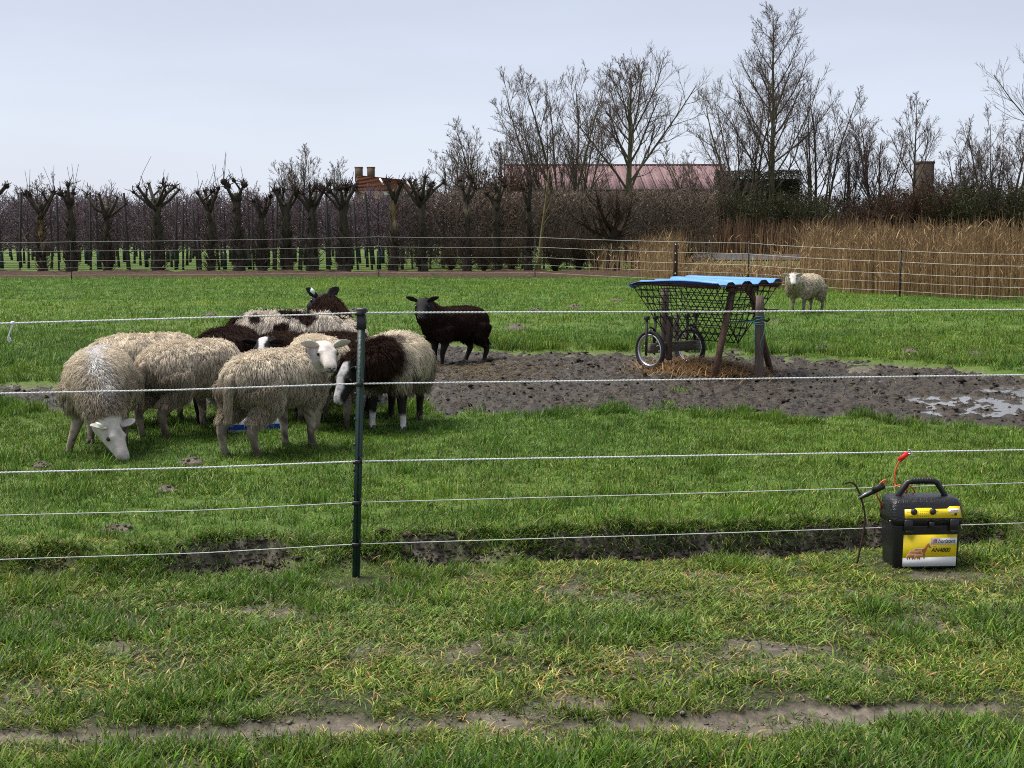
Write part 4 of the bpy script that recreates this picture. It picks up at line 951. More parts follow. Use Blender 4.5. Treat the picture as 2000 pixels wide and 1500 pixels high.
def sheep(label, pos, heading, s=1.0, neck=(0, 25, .24), face=(0, -30), fleece=None, facec=None, legc=None, strands=14000, slen=.045, srad=.0016, tail=.20, feet=None, vox=.013, tag_ear=None, seed=1, shag=1.0, ear=(1.0, 15), girth=1.0, head_s=1.0, earn=(1.0, .3)):
    rg = np.random.default_rng(seed)
    mb = MB(); X1 = np.array([1., 0, 0]); Z1 = np.array([0, 0, 1.])
    rings = []
    for x, hw, zt, zb in TORSO:
        zc = (zt * .45 + zb * .55); rings.append(ellring((x, 0, zc), X1, Z1, hw * girth, zt - zc, zb - zc, 20, 2.2))
    mb.rings(rings)
    # neck and head
    ny, ne, nl = R(neck[0]), R(neck[1]), neck[2]
    nb = np.array([.27 * LX, 0, .50]); nd = np.array([math.cos(ne) * math.cos(ny), math.cos(ne) * math.sin(ny), math.sin(ne)]); poll = nb + nd * nl
    fy, fp = R(face[0]), R(face[1])
    fd = np.array([math.cos(fp) * math.cos(fy), math.cos(fp) * math.sin(fy), math.sin(fp)]); fs = unit(np.cross(fd, Z1)); fu = np.cross(fs, fd)
    mid = (nb + poll) / 2 + np.array([.02, 0, -.005])
    limb(mb, [nb - np.array([.08, 0, .03]), nb, mid, poll - fu * .015, poll + fd * .03 - fu * .01], [.16, .155, .125, .086, .062], 14)
    HS = np.array([(-.03, .040, .042, -.05), (0, .056, .056, -.066), (.035, .064, .060, -.076), (.075, .062, .056, -.074), (.115, .052, .046, -.064), (.155, .044, .038, -.055), (.195, .041, .031, -.05), (.222, .034, .022, -.044), (.238, .016, .008, -.026)]) * head_s
    mb.rings([ellring(poll + fd * a, fd, fu, b, c, d, 16, 2.2) for a, b, c, d in HS])
    for sd_ in (-1, 1):       # brow ridges
        mb.ball(poll + (fd * .078 + fs * sd_ * .044 + fu * .030) * head_s, (.022, .022, .020), 8, 6)
    # legs
    ft = dict(fl=(.215, .095), fr=(.235, -.095), hl=(-.395, .105), hr=(-.375, -.105))
    if feet: ft.update(feet)
    def lim(pts, rr_): limb(mb, [(a_ * LX, b_, c_) for a_, b_, c_ in pts], rr_)
    for kk, (fx, fyy) in ft.items():
        sg = 1 if kk[1] == 'l' else -1
        if kk[0] == 'f':
            dx = fx - .22
            lim([(.24, sg * .11, .44), (.215 + dx * .1, sg * .115, .33), (.20 + dx * .3, sg * .105, .255), (.225 + dx * .75, (sg * .1 + fyy) / 2, .165), (.215 + dx * .95, fyy, .065), (fx + .008, fyy, .03), (fx + .012, fyy, .004)], [.110, .080, .044, .030, .0225, .027, .026])
        else:
            dx = fx + .385
            lim([(-.30, sg * .10, .44), (-.275 + dx * .1, sg * .125, .34), (-.34 + dx * .3, sg * .115, .265), (-.435 + dx * .7, (sg * .105 + fyy) / 2, .20), (-.408 + dx * .9, fyy, .11), (-.393 + dx, fyy, .05), (fx + .008, fyy, .028), (fx + .014, fyy, .004)], [.130, .100, .058, .036, .026, .024, .028, .027])
    ft = {a_: (b_[0] * LX, b_[1]) for a_, b_ in ft.items()}
    tmp = bpy.data.objects.new('tmp', mb.mesh('tmp')); COL.objects.link(tmp)
    md = tmp.modifiers.new('r', 'REMESH'); md.mode = 'VOXEL'; md.voxel_size = vox; md.use_smooth_shade = True
    sm = tmp.modifiers.new('s', 'SMOOTH'); sm.factor = .5; sm.iterations = 3
    dg = bpy.context.evaluated_depsgraph_get(); dg.update()
    me = bpy.data.meshes.new_from_object(tmp.evaluated_get(dg)); bpy.data.objects.remove(tmp)
    nv = len(me.vertices); V = np.empty(nv * 3, np.float32); me.vertices.foreach_get('co', V); V = V.reshape(-1, 3).astype(float)
    Nn = np.empty(nv * 3, np.float32); me.vertices.foreach_get('normal', Nn); Nn = Nn.reshape(-1, 3).astype(float)
    def wool_mask(P):
        hs = (P - poll) @ fd; hr = np.linalg.norm((P - poll) - hs[:, None] * fd, axis=1); hu = (P - poll) @ fu
        head = (hs > -.012 - .03 * (hu > .02)) & (hr < .115) & (hs < .30)
        lim_ = np.where(P[:, 0] < -.12, .235, .285)
        return (~head) & (P[:, 2] > lim_)
    wm = wool_mask(V)
    headm = (((V - poll) @ fd) > -.04) & (np.linalg.norm(V - poll, axis=1) < .30) & ~wm & (V[:, 2] > .0)
    legm = ~wm & ~headm
    hl = np.stack([(V - poll) @ fd, (V - poll) @ fs, (V - poll) @ fu], -1) / head_s
    col = fleece(V, rg) * .9; col[headm] = facec(hl[headm], rg); lc = legc(V[legm], rg); col[legm] = lc
    ca = np.ones((nv, 4), np.float32); ca[:, :3] = col
    at = me.attributes.new('col', 'FLOAT_COLOR', 'POINT'); at.data.foreach_set('color', ca.ravel())
    me.materials.clear(); me.materials.append(M_coat); me.polygons.foreach_set('use_smooth', np.ones(len(me.polygons), bool))
    root = empty('sheep', (pos[0], pos[1], float(ground_z(pos[0], pos[1])) - .012), R(heading), s)
    body = link('body', me, None, root)
    # fleece strands
    me.calc_loop_triangles(); nt_ = len(me.loop_triangles); tv = np.empty(nt_ * 3, np.int32); me.loop_triangles.foreach_get('vertices', tv); tv = tv.reshape(-1, 3)
    tri_w = wm[tv].all(1); tv = tv[tri_w]
    A_ = np.linalg.norm(np.cross(V[tv[:, 1]] - V[tv[:, 0]], V[tv[:, 2]] - V[tv[:, 0]]), axis=1); A_ /= A_.sum()
    def samp(n):
        ti = rg.choice(len(tv), n, p=A_); a = rg.random((n, 2)); fl = a.sum(1) > 1; a[fl] = 1 - a[fl]; b0 = 1 - a.sum(1)
        w3 = np.stack([b0, a[:, 0], a[:, 1]], -1)
        return (V[tv[ti]] * w3[..., None]).sum(1), unit((Nn[tv[ti]] * w3[..., None]).sum(1))
    strands = int(strands * 1.6); srad *= .72; p, nn = samp(strands)
    cp, cn = samp(max(300, strands // 22))
    def flow(P, N_):
        g = np.stack([np.full(len(P), -.30), np.sign(P[:, 1]) * .12, np.full(len(P), -1.0)], -1)
        g = g - (g * N_).sum(1, keepdims=True) * N_
        top = sstep(.75, 1.0, N_[:, 2])[:, None]
        return g * (1 - .35 * top) + rg.normal(0, .12, P.shape)
    def tipv(P, N_, L_):
        return P + (N_ * .34 + flow(P, N_) * .95) * L_[:, None]
    clen = slen * shag * rg.uniform(.5, 1.5, len(cp)); ctip = tipv(cp, cn, clen) + rg.normal(0, .006, cp.shape)
    ci = np.empty(len(p), int)
    for a in range(0, len(p), 2000):
        dd = ((p[a:a + 2000, None, :] - cp[None]) ** 2).sum(-1); ci[a:a + 2000] = dd.argmin(1)
    ln = slen * shag * rg.uniform(.5, 1.15, len(p)) * np.where(rg.random(len(p)) < .12, 1.6, 1.0); bare_ = tipv(p, nn, ln)
    kc = rg.uniform(.15, .65, (len(p), 1)); tips = bare_ * (1 - kc) + (ctip[ci] + (p - cp[ci]) * .40) * kc
    m1 = p + nn * ln[:, None] * .28 + (tips - p) * .22; m2 = p + nn * ln[:, None] * .22 + (tips - p) * .65
    pts = np.stack([p - nn * .006, m1, m2, tips], 1)
    hc = bpy.data.hair_curves.new('fleece'); hc.add_curves([4] * len(p)); hc.attributes['position'].data.foreach_set('vector', pts.astype(np.float32).ravel())
    ra = hc.attributes.get('radius') or hc.attributes.new('radius', 'FLOAT', 'POINT')
    ra.data.foreach_set('value', (np.array([1, 1, .8, .25])[None] * srad * rg.uniform(.7, 1.3, (len(p), 1))).astype(np.float32).ravel())
    fc = fleece(p, rg) * rg.uniform(.86, 1.12, (len(p), 1)) * (rg.uniform(.70, 1.16, len(cp))[ci])[:, None]
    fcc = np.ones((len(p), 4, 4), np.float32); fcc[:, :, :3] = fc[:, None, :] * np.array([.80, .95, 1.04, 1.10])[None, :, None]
    ca_ = hc.attributes.new('col', 'FLOAT_COLOR', 'POINT'); ca_.data.foreach_set('color', np.clip(fcc, 0, 1).ravel())
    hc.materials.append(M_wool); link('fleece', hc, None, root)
    # ears, eyes, nose, mouth
    for sd_ in (-1, 1):
        e0 = poll + (fd * .012 + fs * sd_ * .052 + fu * .034) * head_s; ed = unit(fs * sd_ + fu * math.sin(R(ear[1])) * 1.0 - fd * .22 + fd * .05); L_ = .115 * ear[0] * head_s
        en = unit(-fd * earn[0] + fu * earn[1]); en = unit(en - (en @ ed) * ed); ew = np.cross(ed, en)
        eb = MB(); rgs = []
        for t_, wv, dv in ((0, .018, .013), (.18, .029, .012), (.45, .038, .009), (.75, .028, .007), (.93, .013, .005), (1.0, .004, .003)):
            c_ = e0 + ed * L_ * t_ - fu * .012 * t_ * t_
            a = np.arange(10) * 2 * np.pi / 10
            rgs.append(c_[None] + np.cos(a)[:, None] * ew[None] * wv + (np.sin(a) * dv - .010 * (np.abs(np.cos(a)) < .5) * (np.sin(a) > 0) * (t_ > .1) * (t_ < .9))[:, None] * en[None])
        ecol = facec(np.array([[.0, .06 * sd_, .04]]), rg)[0]; eb.rings(rgs, True, col=ecol * .92)
        eo = eb.build('ear', M_coat, root, True)
        if tag_ear == sd_:
            tb = MB(); cc = e0 + ed * L_ * .45 + en * .012; Mx = np.eye(4); Mx[:3, 0] = ed; Mx[:3, 1] = ew; Mx[:3, 2] = en; Mx[:3, 3] = cc
            tb.prism([(-.022, -.018), (.022, -.02), (.024, .018), (-.018, .02)], 0, .003, Mx); tb.build('ear_tag', M_tagm, eo)
        yb = MB(); yb.ball(poll + (fd * .082 + fs * sd_ * .0575 + fu * .018) * head_s, .0145 * head_s, 8, 6); yb.build('eye', M_eye, root, True)
    nb_ = MB()
    for sd_ in (-1, 1):
        nb_.ball(poll + (fd * .232 + fs * sd_ * .014 + fu * .004) * head_s, (.009, .009, .006), 6, 5); 
    nb_.ball(poll + (fd * .238 - fu * .006) * head_s, (.010, .010, .010), 8, 6)
    nb_.build('nose', M_nose, root, True)
    mo = MB(); mo.tube([poll + (fd * a + fs * b + fu * c) * head_s for a, b, c in ((.185, .0405, -.024), (.215, .034, -.024), (.236, .012, -.022), (.239, 0, -.021), (.236, -.012, -.022), (.215, -.034, -.024), (.185, -.0405, -.024))], .0028, 5); mo.build('mouth', M_nose, root)
    for kk, (fx, fyy) in ft.items():
        hb = MB()
        for sd_ in (-1, 1):
            hb.rings([[(fx + .012 + math.cos(a) * rx + ofs, fyy + sd_ * .013 + math.sin(a) * ry, z) for a in np.arange(8) * math.pi / 4] for z, rx, ry, ofs in ((.0, .032, .0145, .008), (.02, .028, .0135, .004), (.038, .022, .011, -.002))])
        hb.build('hoof', M_hoof, root, True)
    if tail:
        tb = MB(); T0 = np.array([-.445 * LX, 0, .525]); pts_t = [T0 + np.array([.03, 0, .01]), T0 + np.array([-.03, 0, -.01]), T0 + np.array([-.052, .004, -tail * .35]), T0 + np.array([-.055, .008, -tail * .75]), T0 + np.array([-.052, .006, -tail])]
        tc_ = fleece(np.array([[-.40, 0, .44]]), rg)[0] * .95; tb.tube(pts_t, [.022, .026, .022, .018, .008], 9, True, col=tc_); tb.build('tail', M_coat, root, True)
        nS = 900; q_ = rg.random(nS); tt = q_ * 4; PT = np.array(pts_t); c0 = np.stack([np.interp(tt, np.arange(5), PT[:, i]) for i in range(3)], -1); dr = unit(rg.normal(0, 1, (nS, 3)) * np.array([1, 1, .2])); r_ = np.interp(tt, np.arange(5), [.022, .026, .022, .018, .008])[:, None]
        a0 = c0 + dr * r_ * .9; pts = np.stack([a0, a0 + dr * .008 + np.array([0, 0, -.010]), a0 + dr * .010 + np.array([0, 0, -.024]), a0 + dr * .008 + np.array([0, 0, -.042])], 1)
        h2 = bpy.data.hair_curves.new('tail_wool'); h2.add_curves([4] * nS); h2.attributes['position'].data.foreach_set('vector', pts.astype(np.float32).ravel())
        ra = h2.attributes.get('radius') or h2.attributes.new('radius', 'FLOAT', 'POINT'); ra.data.foreach_set('value', np.tile(np.array([1, 1, .8, .3], np.float32) * srad, nS))
        c4 = np.ones((nS * 4, 4), np.float32); c4[:, :3] = (tc_ * rg.uniform(.8, 1.15, (nS, 1))).repeat(4, 0); a4 = h2.attributes.new('col', 'FLOAT_COLOR', 'POINT'); a4.data.foreach_set('color', np.clip(c4, 0, 1).ravel()); h2.materials.append(M_wool); link('tail_wool', h2, None, root)
    tag(root, label, 'sheep', 'sheep in the pasture')
    return root

def n3(P, f, s): return vnoise(P[:, 0] * f + P[:, 2] * f * .7, P[:, 1] * f - P[:, 2] * f * .9, s)
CREAM = np.array([.76, .665, .52]); DIRT = np.array([.29, .235, .175])
def f_cream(top=1.0, seed=3, stripe=None, dirt=1.0):
    def f(P, rg):
        z = P[:, 2]; k = np.clip(sstep(.60, .40, z + .10 * (n3(P, 7, seed) - .5)) * .75 * dirt + .15 * n3(P, 13, seed + 1), 0, 1)[:, None]
        st_ = (sstep(-.18, -.36, P[:, 0]) * sstep(.56, .40, z) * (.3 + .7 * n3(P, 9, seed + 6)))[:, None]; k = np.clip(k + .35 * st_ + .30 * (sstep(.55, .75, n3(P, 4.5, seed + 8)) * sstep(.66, .5, z))[:, None], 0, 1)
        c = CREAM * top * (1 - k) + DIRT * k
        if stripe is not None:
            w_ = (np.exp(-((P[:, 1] + .02 * np.sin(P[:, 0] * 14)) / .040) ** 2) * sstep(.50, .56, z) * sstep(-.5, -.2, P[:, 0]))[:, None] * stripe; nk = (np.exp(-((P[:, 1] - (P[:, 0] - .2) * .35) / .05) ** 2) * sstep(.14, .22, P[:, 0]) * sstep(.34, .46, z) * .55)[:, None]; w_ = np.maximum(w_, nk); c = c * (1 - w_) + np.array([.80, .78, .76]) * w_
        return c
    return f
def f_brown(c0=(.030, .017, .012), c1=(.060, .036, .026), seed=5):
    def f(P, rg):
        k = (n3(P, 6, seed) * .6 + sstep(.52, .68, P[:, 2]) * .5)[:, None]; return np.array(c0) * (1 - k) + np.array(c1) * k
    return f
def f_pied(seed, thr=.55, fr=4.2, c0=(.55, .46, .35), c1=(.032, .017, .012), neck=False):
    def f(P, rg):
        n_ = n3(P, fr, seed) * .75 + n3(P, fr * 2.3, seed + 2) * .25; k = sstep(thr - .025, thr + .025, n_)
        if neck: k = np.maximum(k, sstep(.17, .22, P[:, 0] + .05 * (n3(P, 12, seed) - .5)))
        k = k[:, None]; return np.array(c0) * (1 - k) + np.array(c1) * k
    return f
def f_spots(spots, c0, c1, neck=None, seed=1):
    def f(P, rg):
        k = np.zeros(len(P)); w_ = .05 * (n3(P, 14, seed) - .5)
        for x, y, z, r_ in spots: k = np.maximum(k, sstep(r_ * 1.12, r_ * .88, np.sqrt((P[:, 0] - x) ** 2 + (P[:, 1] - y) ** 2 + ((P[:, 2] - z) * .8) ** 2) + w_))
        if neck is not None: k = np.maximum(k, sstep(neck, neck + .05, P[:, 0] + w_))
        d_ = (sstep(.45, .33, P[:, 2]) * .5)[:, None]; c = np.array(c0) * (1 - d_) + DIRT * d_
        return c * (1 - k[:, None]) + np.array(c1) * k[:, None]
    return f
def f_neck(seed):
    def f(P, rg):
        base = f_cream(1.05, seed, dirt=.75)(P, rg); ex = P[:, 0] + .07 * (n3(P, 9, seed) - .5) - .08 * sstep(.55, .35, P[:, 2])
        k = sstep(.22, .28, ex) * sstep(.30, .38, P[:, 2] + .03 * n3(P, 15, seed)); st_ = sstep(.66, .72, vnoise(P[:, 0] * 5, P[:, 1] * 18 + P[:, 2] * 9, seed + 4)) * sstep(-.1, .1, P[:, 0]) * .7
        k = np.maximum(k, st_)[:, None]; return base * (1 - k) + np.array([.034, .019, .013]) * k
    return f
def face_white(h, rg):
    c = np.tile(np.array([.54, .495, .45]), (len(h), 1)) * (.66 + .52 * vnoise(h[:, 0] * 28 + h[:, 2] * 20, h[:, 1] * 28, 5))[:, None]; k = sstep(.195, .232, h[:, 0])[:, None] * .45; c = c * (1 - k) + np.array([.30, .25, .23]) * k
    e = np.exp(-(((h[:, 0] - .085) / .022) ** 2 + ((np.abs(h[:, 1]) - .056) / .02) ** 2 + ((h[:, 2] - .012) / .018) ** 2))[:, None] * .65; return c * (1 - e) + np.array([.22, .18, .16]) * e
def face_black(h, rg): return np.tile(np.array([.019, .018, .020]), (len(h), 1)) * (1 + .5 * sstep(.2, .235, h[:, 0]))[:, None]
def face_blaze(h, rg):
    wdt = .015 + .012 * sstep(.06, .0, h[:, 0]) + .012 * sstep(.16, .22, h[:, 0]); k = (sstep(wdt + .008, wdt, np.abs(h[:, 1])) * sstep(-.02, .0, h[:, 2]))[:, None]
    return np.array([.014, .012, .012]) * (1 - k) + np.array([.55, .54, .54]) * k
def face_broad(h, rg):
    k = (sstep(.036, .022, np.abs(h[:, 1] + .006 * np.sin(h[:, 0] * 60))) * sstep(-.03, -.005, h[:, 2]) * (.55 + .45 * sstep(.3, .5, vnoise(h[:, 0] * 60, h[:, 1] * 60, 3))))[:, None]
    return np.array([.016, .014, .014]) * (1 - k) + np.array([.42, .41, .42]) * k
def leg_pale(P, rg):
    k = np.clip(sstep(.14, .0, P[:, 2]) * .75 + .7 * sstep(.40, .62, n3(P, 30, 9)), 0, 1)[:, None]; return np.array([.33, .275, .225]) * (1 - k) + np.array([.085, .068, .055]) * k
def leg_black(P, rg): return np.tile(np.array([.017, .014, .013]), (len(P), 1))
def leg_sock(P, rg):
    k = (sstep(.155, .125, P[:, 2] + .03 * n3(P, 20, 3)) * sstep(.018, .028, P[:, 2]) * (P[:, 0] > 0) * (n3(P, 40, 7) < .86))[:, None]; return np.array([.017, .014, .013]) * (1 - k) + np.array([.58, .55, .52]) * k

sheep('cream ewe grazing towards the viewer with a white stripe along its back', (-2.47, 7.92), -79, .96, neck=(24, -50, .37), face=(44, -52), fleece=f_cream(1.0, 3, stripe=.95, dirt=.8), facec=face_white, legc=leg_pale, strands=24000, slen=.036, seed=101, tag_ear=1, vox=.0115, girth=.98, tail=0, earn=(.5, .9), feet=dict(fr=(.22, -.17), fl=(.16, .08)))
sheep('cream ewe in front turning its white face back towards the viewer', (-1.405, 7.90), 60, .945, neck=(-80, 38, .23), face=(-131, -27), fleece=f_cream(.98, 13), facec=face_white, legc=leg_pale, strands=26000, slen=.036, seed=102, vox=.0115, tag_ear=1, tail=.25, feet=dict(fl=(.16, .06), fr=(.24, -.10), hl=(-.42, .11), hr=(-.37, -.11)))
sheep('cream ewe seen from behind with hanging tail, right of the grazing ewe', (-2.09, 8.62), 57, .95, neck=(0, -48, .34), face=(0, -60), fleece=f_cream(.98, 23), facec=face_white, legc=leg_pale, strands=22000, slen=.036, seed=103, vox=.013, tail=.26)
sheep('cream ewe half hidden behind the grazing ewe, only its back showing', (-2.50, 9.05), 38, .96, neck=(0, -45, .34), face=(0, -60), fleece=f_cream(1.0, 33), facec=face_white, legc=leg_pale, strands=11000, slen=.036, seed=104, vox=.016)
sheep('dark brown sheep with rounded rump between the cream ewes', (-2.00, 9.35), 84, .98, neck=(0, -45, .34), face=(0, -60), fleece=f_brown((.022, .013, .010), (.045, .026, .020), 43), facec=face_black, legc=leg_black, strands=13000, slen=.05, srad=.0014, seed=105, vox=.016, girth=1.0)
sheep('brown sheep with black face and white blaze peering over the front ewe', (-1.33, 9.34), 190, .92, neck=(36, 18, .27), face=(80, -36), fleece=f_brown((.034, .019, .013), (.060, .035, .024), 53), facec=face_blaze, legc=leg_black, strands=13000, slen=.05, srad=.0014, seed=106, vox=.013, ear=(1.0, 5))
sheep('piebald sheep with dark blotches on its white back behind the brown one', (-1.66, 9.85), 15, 1.10, neck=(0, -40, .32), face=(0, -60), fleece=f_spots([(-.36, -.02, .62, .075), (-.22, -.10, .62, .04), (-.12, .02, .66, .04), (.00, -.04, .66, .085), (.12, -.10, .62, .06), (.20, .03, .66, .07), (-.05, -.17, .55, .06), (-.28, -.17, .5, .05), (.32, 0, .62, .05)], (.72, .65, .55), (.036, .020, .014), None, 63), facec=face_black, legc=leg_black, strands=13000, slen=.055, seed=107, vox=.016)
sheep('piebald sheep farthest back in the group with dark head turned away', (-1.36, 10.35), 100, 1.09, neck=(22, 52, .33), face=(28, -15), fleece=f_spots([(-.12, .03, .66, .075), (-.30, -.19, .52, .13), (-.42, .07, .52, .05), (-.27, .11, .62, .045), (-.02, -.12, .62, .06), (.05, .08, .66, .06), (-.36, -.04, .60, .035)], (.66, .58, .47), (.034, .018, .013), .16, 76), facec=face_black, legc=leg_black, strands=13000, slen=.05, seed=108, tag_ear=-1, vox=.014, tail=.1, ear=(1.0, 60))
sheep('cream ewe standing behind the front ewe beside the green post', (-1.31, 8.98), 112, .95, neck=(10, -35, .30), face=(10, -55), fleece=f_cream(1.05, 83), facec=face_white, legc=leg_pale, strands=13000, slen=.036, seed=109, vox=.016, tail=.0)
sheep('shaggy ewe with brown neck, cream body, white blaze and white socks', (-.80, 8.93), -99, .95, neck=(-46, -10, .28), face=(-26, -60), head_s=1.1, fleece=f_neck(93), facec=face_broad, legc=leg_sock, strands=26000, slen=.055, seed=110, vox=.0115, tail=0, girth=1.12, feet=dict(fl=(.24, .12), fr=(.20, -.11)))
sheep('black-brown sheep standing alone, its black face turned to the viewer', (-.60, 13.7), 216, .96, neck=(16, 46, .28), face=(54, -32), fleece=f_brown((.018, .011, .009), (.060, .034, .024), 95), facec=face_black, legc=leg_black, strands=14000, slen=.03, srad=.0018, seed=111, vox=.013, tail=0, girth=.95, ear=(1.05, 24), head_s=1.08, feet=dict(fl=(.24, .09), fr=(.20, -.1), hl=(-.36, .1), hr=(-.24, -.1)))
sheep('lone pale ewe facing the viewer far off by the reeds', (4.66, 21.2), 226, .97, neck=(8, 30, .24), face=(42, -28), fleece=f_cream(1.05, 97, dirt=.75), facec=face_white, legc=leg_pale, strands=12000, slen=.04, srad=.0026, seed=112, vox=.014, tail=0, ear=(1.05, 10))

# feed trough between the sheep
o = empty('feed_trough', (-1.70, 8.72, float(ground_z(-1.7, 8.72))), R(12), .78)
def rrect(x, y, z): return [(-x, -y, z), (x, -y, z), (x, y, z), (-x, y, z)]
b = MB(); b.rings([rrect(.22, .11, .0), rrect(.26, .14, .12), rrect(.245, .125, .12), rrect(.205, .10, .02)], True); b.build('tub', M_white, o)
b = MB(); b.rings([rrect(.242, .130, .03), rrect(.256, .139, .075)], False); b.build('band', M_bluepl, o)
tag(o, 'low white feed trough with a blue band on the grass behind the front ewe', 'trough')
# ================================================================ NEAR FENCE
PB = G(696, 1126, -.09)                                   # foot of the green post
for _ in range(6): PB = G(696, 1126, float(ground_z(PB[0], PB[1])))
PB[2] = float(ground_z(PB[0], PB[1]))
def fence_y(X): return PB[1] + .153 * (X - PB[0])
def on_fence(px, py):
    d = ray(px, py); t = (PB[1] - .153 * PB[0]) / (d[1] - .153 * d[0]); return np.array([0, 0, CAM_H]) + d * t
pt_top = on_fence(707, 604)
o = empty('fence_post', tuple(PB))
top_l = pt_top - PB; dirp = unit(top_l); Lp = np.linalg.norm(top_l)
b = MB()
a0 = -dirp * .18
b.beam(a0, dirp * (Lp - .01), .006, .030, up=(0, 1, 0)); b.beam(a0 + np.array([0, -.012, 0]), dirp * (Lp - .01) + np.array([0, -.012, 0]), .030, .006, up=(0, 1, 0))
b.beam(a0 + np.array([0, .006, 0]), dirp * (Lp - .011) + np.array([0, .006, 0]), .022, .010, up=(0, 1, 0))
b.build('shaft', M_greenpost, o)
b = MB(); b.box(dirp * (Lp - .006) + np.array([0, -.004, 0]), (.042, .042, .022), bev=.004); b.box(dirp * (Lp - .05) + np.array([0, -.006, 0]), (.036, .034, .06), bev=.004); b.build('cap', M_blackplastic, o)
rope_px = {  # photograph points of each rope from left to right
    0: [(-260, 640), (0, 631), (350, 621), (600, 614), (703, 610), (1000, 609), (1400, 608), (2000, 604), (2300, 602)],
    1: [(-260, 772), (0, 767), (350, 760), (703, 748), (1200, 742), (2000, 731), (2300, 727)],
    2: [(-260, 928), (0, 921), (400, 911), (703, 899), (1300, 889), (1767, 881), (2000, 877), (2300, 872)],
    3: [(-260, 1009), (0, 1004), (400, 994), (698, 979), (1300, 963), (2000, 941), (2300, 933)],
    4: [(-260, 1099), (0, 1090), (400, 1077), (697, 1060), (1300, 1042), (2000, 1019), (2300, 1010)]}
for z in (610, 748, 899, 979, 1060):
    p = on_fence(703 - (z - 610) * .015, z) - PB
    b = MB(); b.box(p + np.array([0, -.022, -.004]), (.034, .012, .016), bev=.002); b.box(p + np.array([.018, -.026, .004]), (.006, .012, .028), bev=.001); b.build('insulator', M_blackplastic, o)
for k in range(9):
    p = dirp * (Lp * (.12 + .095 * k)); b = MB(); b.box(p + np.array([-.017, -.012, 0]), (.008, .007, .012)); b.build('lug', M_greenpost, o)
tag(o, 'dark green fence post with black cap in front of the sheep group', 'fence post')
rope_lab = ['top white rope of the near fence, a loose end hanging at left', 'second white rope from the top of the near fence', 'middle white rope of the near fence with the red clip on it', 'thin fourth rope from the top of the near fence', 'lowest thin rope of the near fence just above the bank']
for k, pts in rope_px.items():
    P = np.array([on_fence(*q) for q in pts]) + np.array([0, -.024, 0])
    xs = np.linspace(P[0, 0], P[-1, 0], 60); P2 = np.stack([xs, np.interp(xs, P[:, 0], P[:, 1]), np.interp(xs, P[:, 0], P[:, 2])], -1)
    rr = .0034 if k < 3 else .0017
    b = MB(); ph = xs * 120
    for st_ in range(2 if k < 3 else 1):                   # two twisted strands
        xs2 = np.linspace(P[0, 0], P[-1, 0], 900 if k < 3 else 120); ph = xs2 * 210 + st_ * math.pi
        off = np.stack([0 * ph, np.cos(ph), np.sin(ph)], -1) * (rr * .45 if k < 3 else 0)
        Q = np.stack([xs2, np.interp(xs2, P[:, 0], P[:, 1]), np.interp(xs2, P[:, 0], P[:, 2])], -1) + off
        b.tube(Q, rr * (.72 if k < 3 else 1), 5, True)
    ro = b.build('fence_rope', M_rope, None, True)
    tag(ro, rope_lab[k], 'rope', 'ropes of the near fence')
    if k == 0:
        q = [on_fence(a, c) + np.array([0, -.026, 0]) for a, c in ((30, 630), (29, 636), (25, 646), (22, 655), (20, 662), (23, 667), (26, 665), (24, 658))]
        b = MB(); b.tube(q, [.005, .004, .0034, .0034, .0034, .0034, .0034, .003], 6); b.ball(q[0], (.010, .008, .008), 8, 6); b.build('loose_end', M_rope, ro, True)

# ================================================================ FAR FENCE
posts = [(-120, 469, 549), (140, 470, 548), (740, 460, 543), (1045, 461, 543), (1461, 472, 563), (1757, 487, 581), (2070, 494, 596)]
ffl = ['thin post of the far fence in front of the pollards, leftmost in view', 'thin post of the far fence in front of the pollards', 'thin dark post of the far fence before the leaning young tree', 'thin post of the far fence above the blue feeder roof', 'thin post of the far fence in front of the reeds at right']
FP = []
for px, t_, b_ in posts:
    g = G(px, b_, 0); tp = AT(px, t_, g[1]); FP.append((g, tp[2]))
thin_lab = {140: ffl[0], 740: ffl[1], 1045: ffl[2], 1461: ffl[3], 1757: ffl[4]}
for (px, t_, b_), (g, h) in zip(posts, FP):
    if px not in thin_lab: continue
    o = empty('fence_post', tuple(g)); b = MB(); rr = .019 if px in (1461, 1757) else .013
    b.tube([(0, 0, -.2), (0, 0, h * .5), (.003, 0, h + .015)], [rr, rr, rr * .9], 8); b.build('shaft', M_iron, o)
    for z in (.14, .32, .5, .74, .97):
        b = MB(); b.box((0, -.02, h * z), (.03, .03, .03), bev=.005); b.build('insulator', M_blackplastic, o)
    tag(o, thin_lab[px], 'fence post', 'thin posts of the far fence')
g = G(1318, 560, 0); h = AT(1318, 473, g[1])[2]
o = empty('wooden_fence_post', tuple(g)); b = MB(); b.tube([(0, 0, -.2), (.01, 0, h * .5), (0, 0, h - .01), (0, 0, h)], [.058, .055, .052, .045], 10); b.build('shaft', M_rust, o)
for z in (.3, .55, .75, .95):
    b = MB(); b.box((.0, -.06, h * z), (.025, .03, .03), bev=.004); b.build('insulator', M_white, o)
tag(o, 'thick dark wooden post of the far fence behind the feeder', 'fence post')
FX = np.array([p[0][0] for p in FP]); FY = np.array([p[0][1] for p in FP]); FH = np.array([p[1] for p in FP])
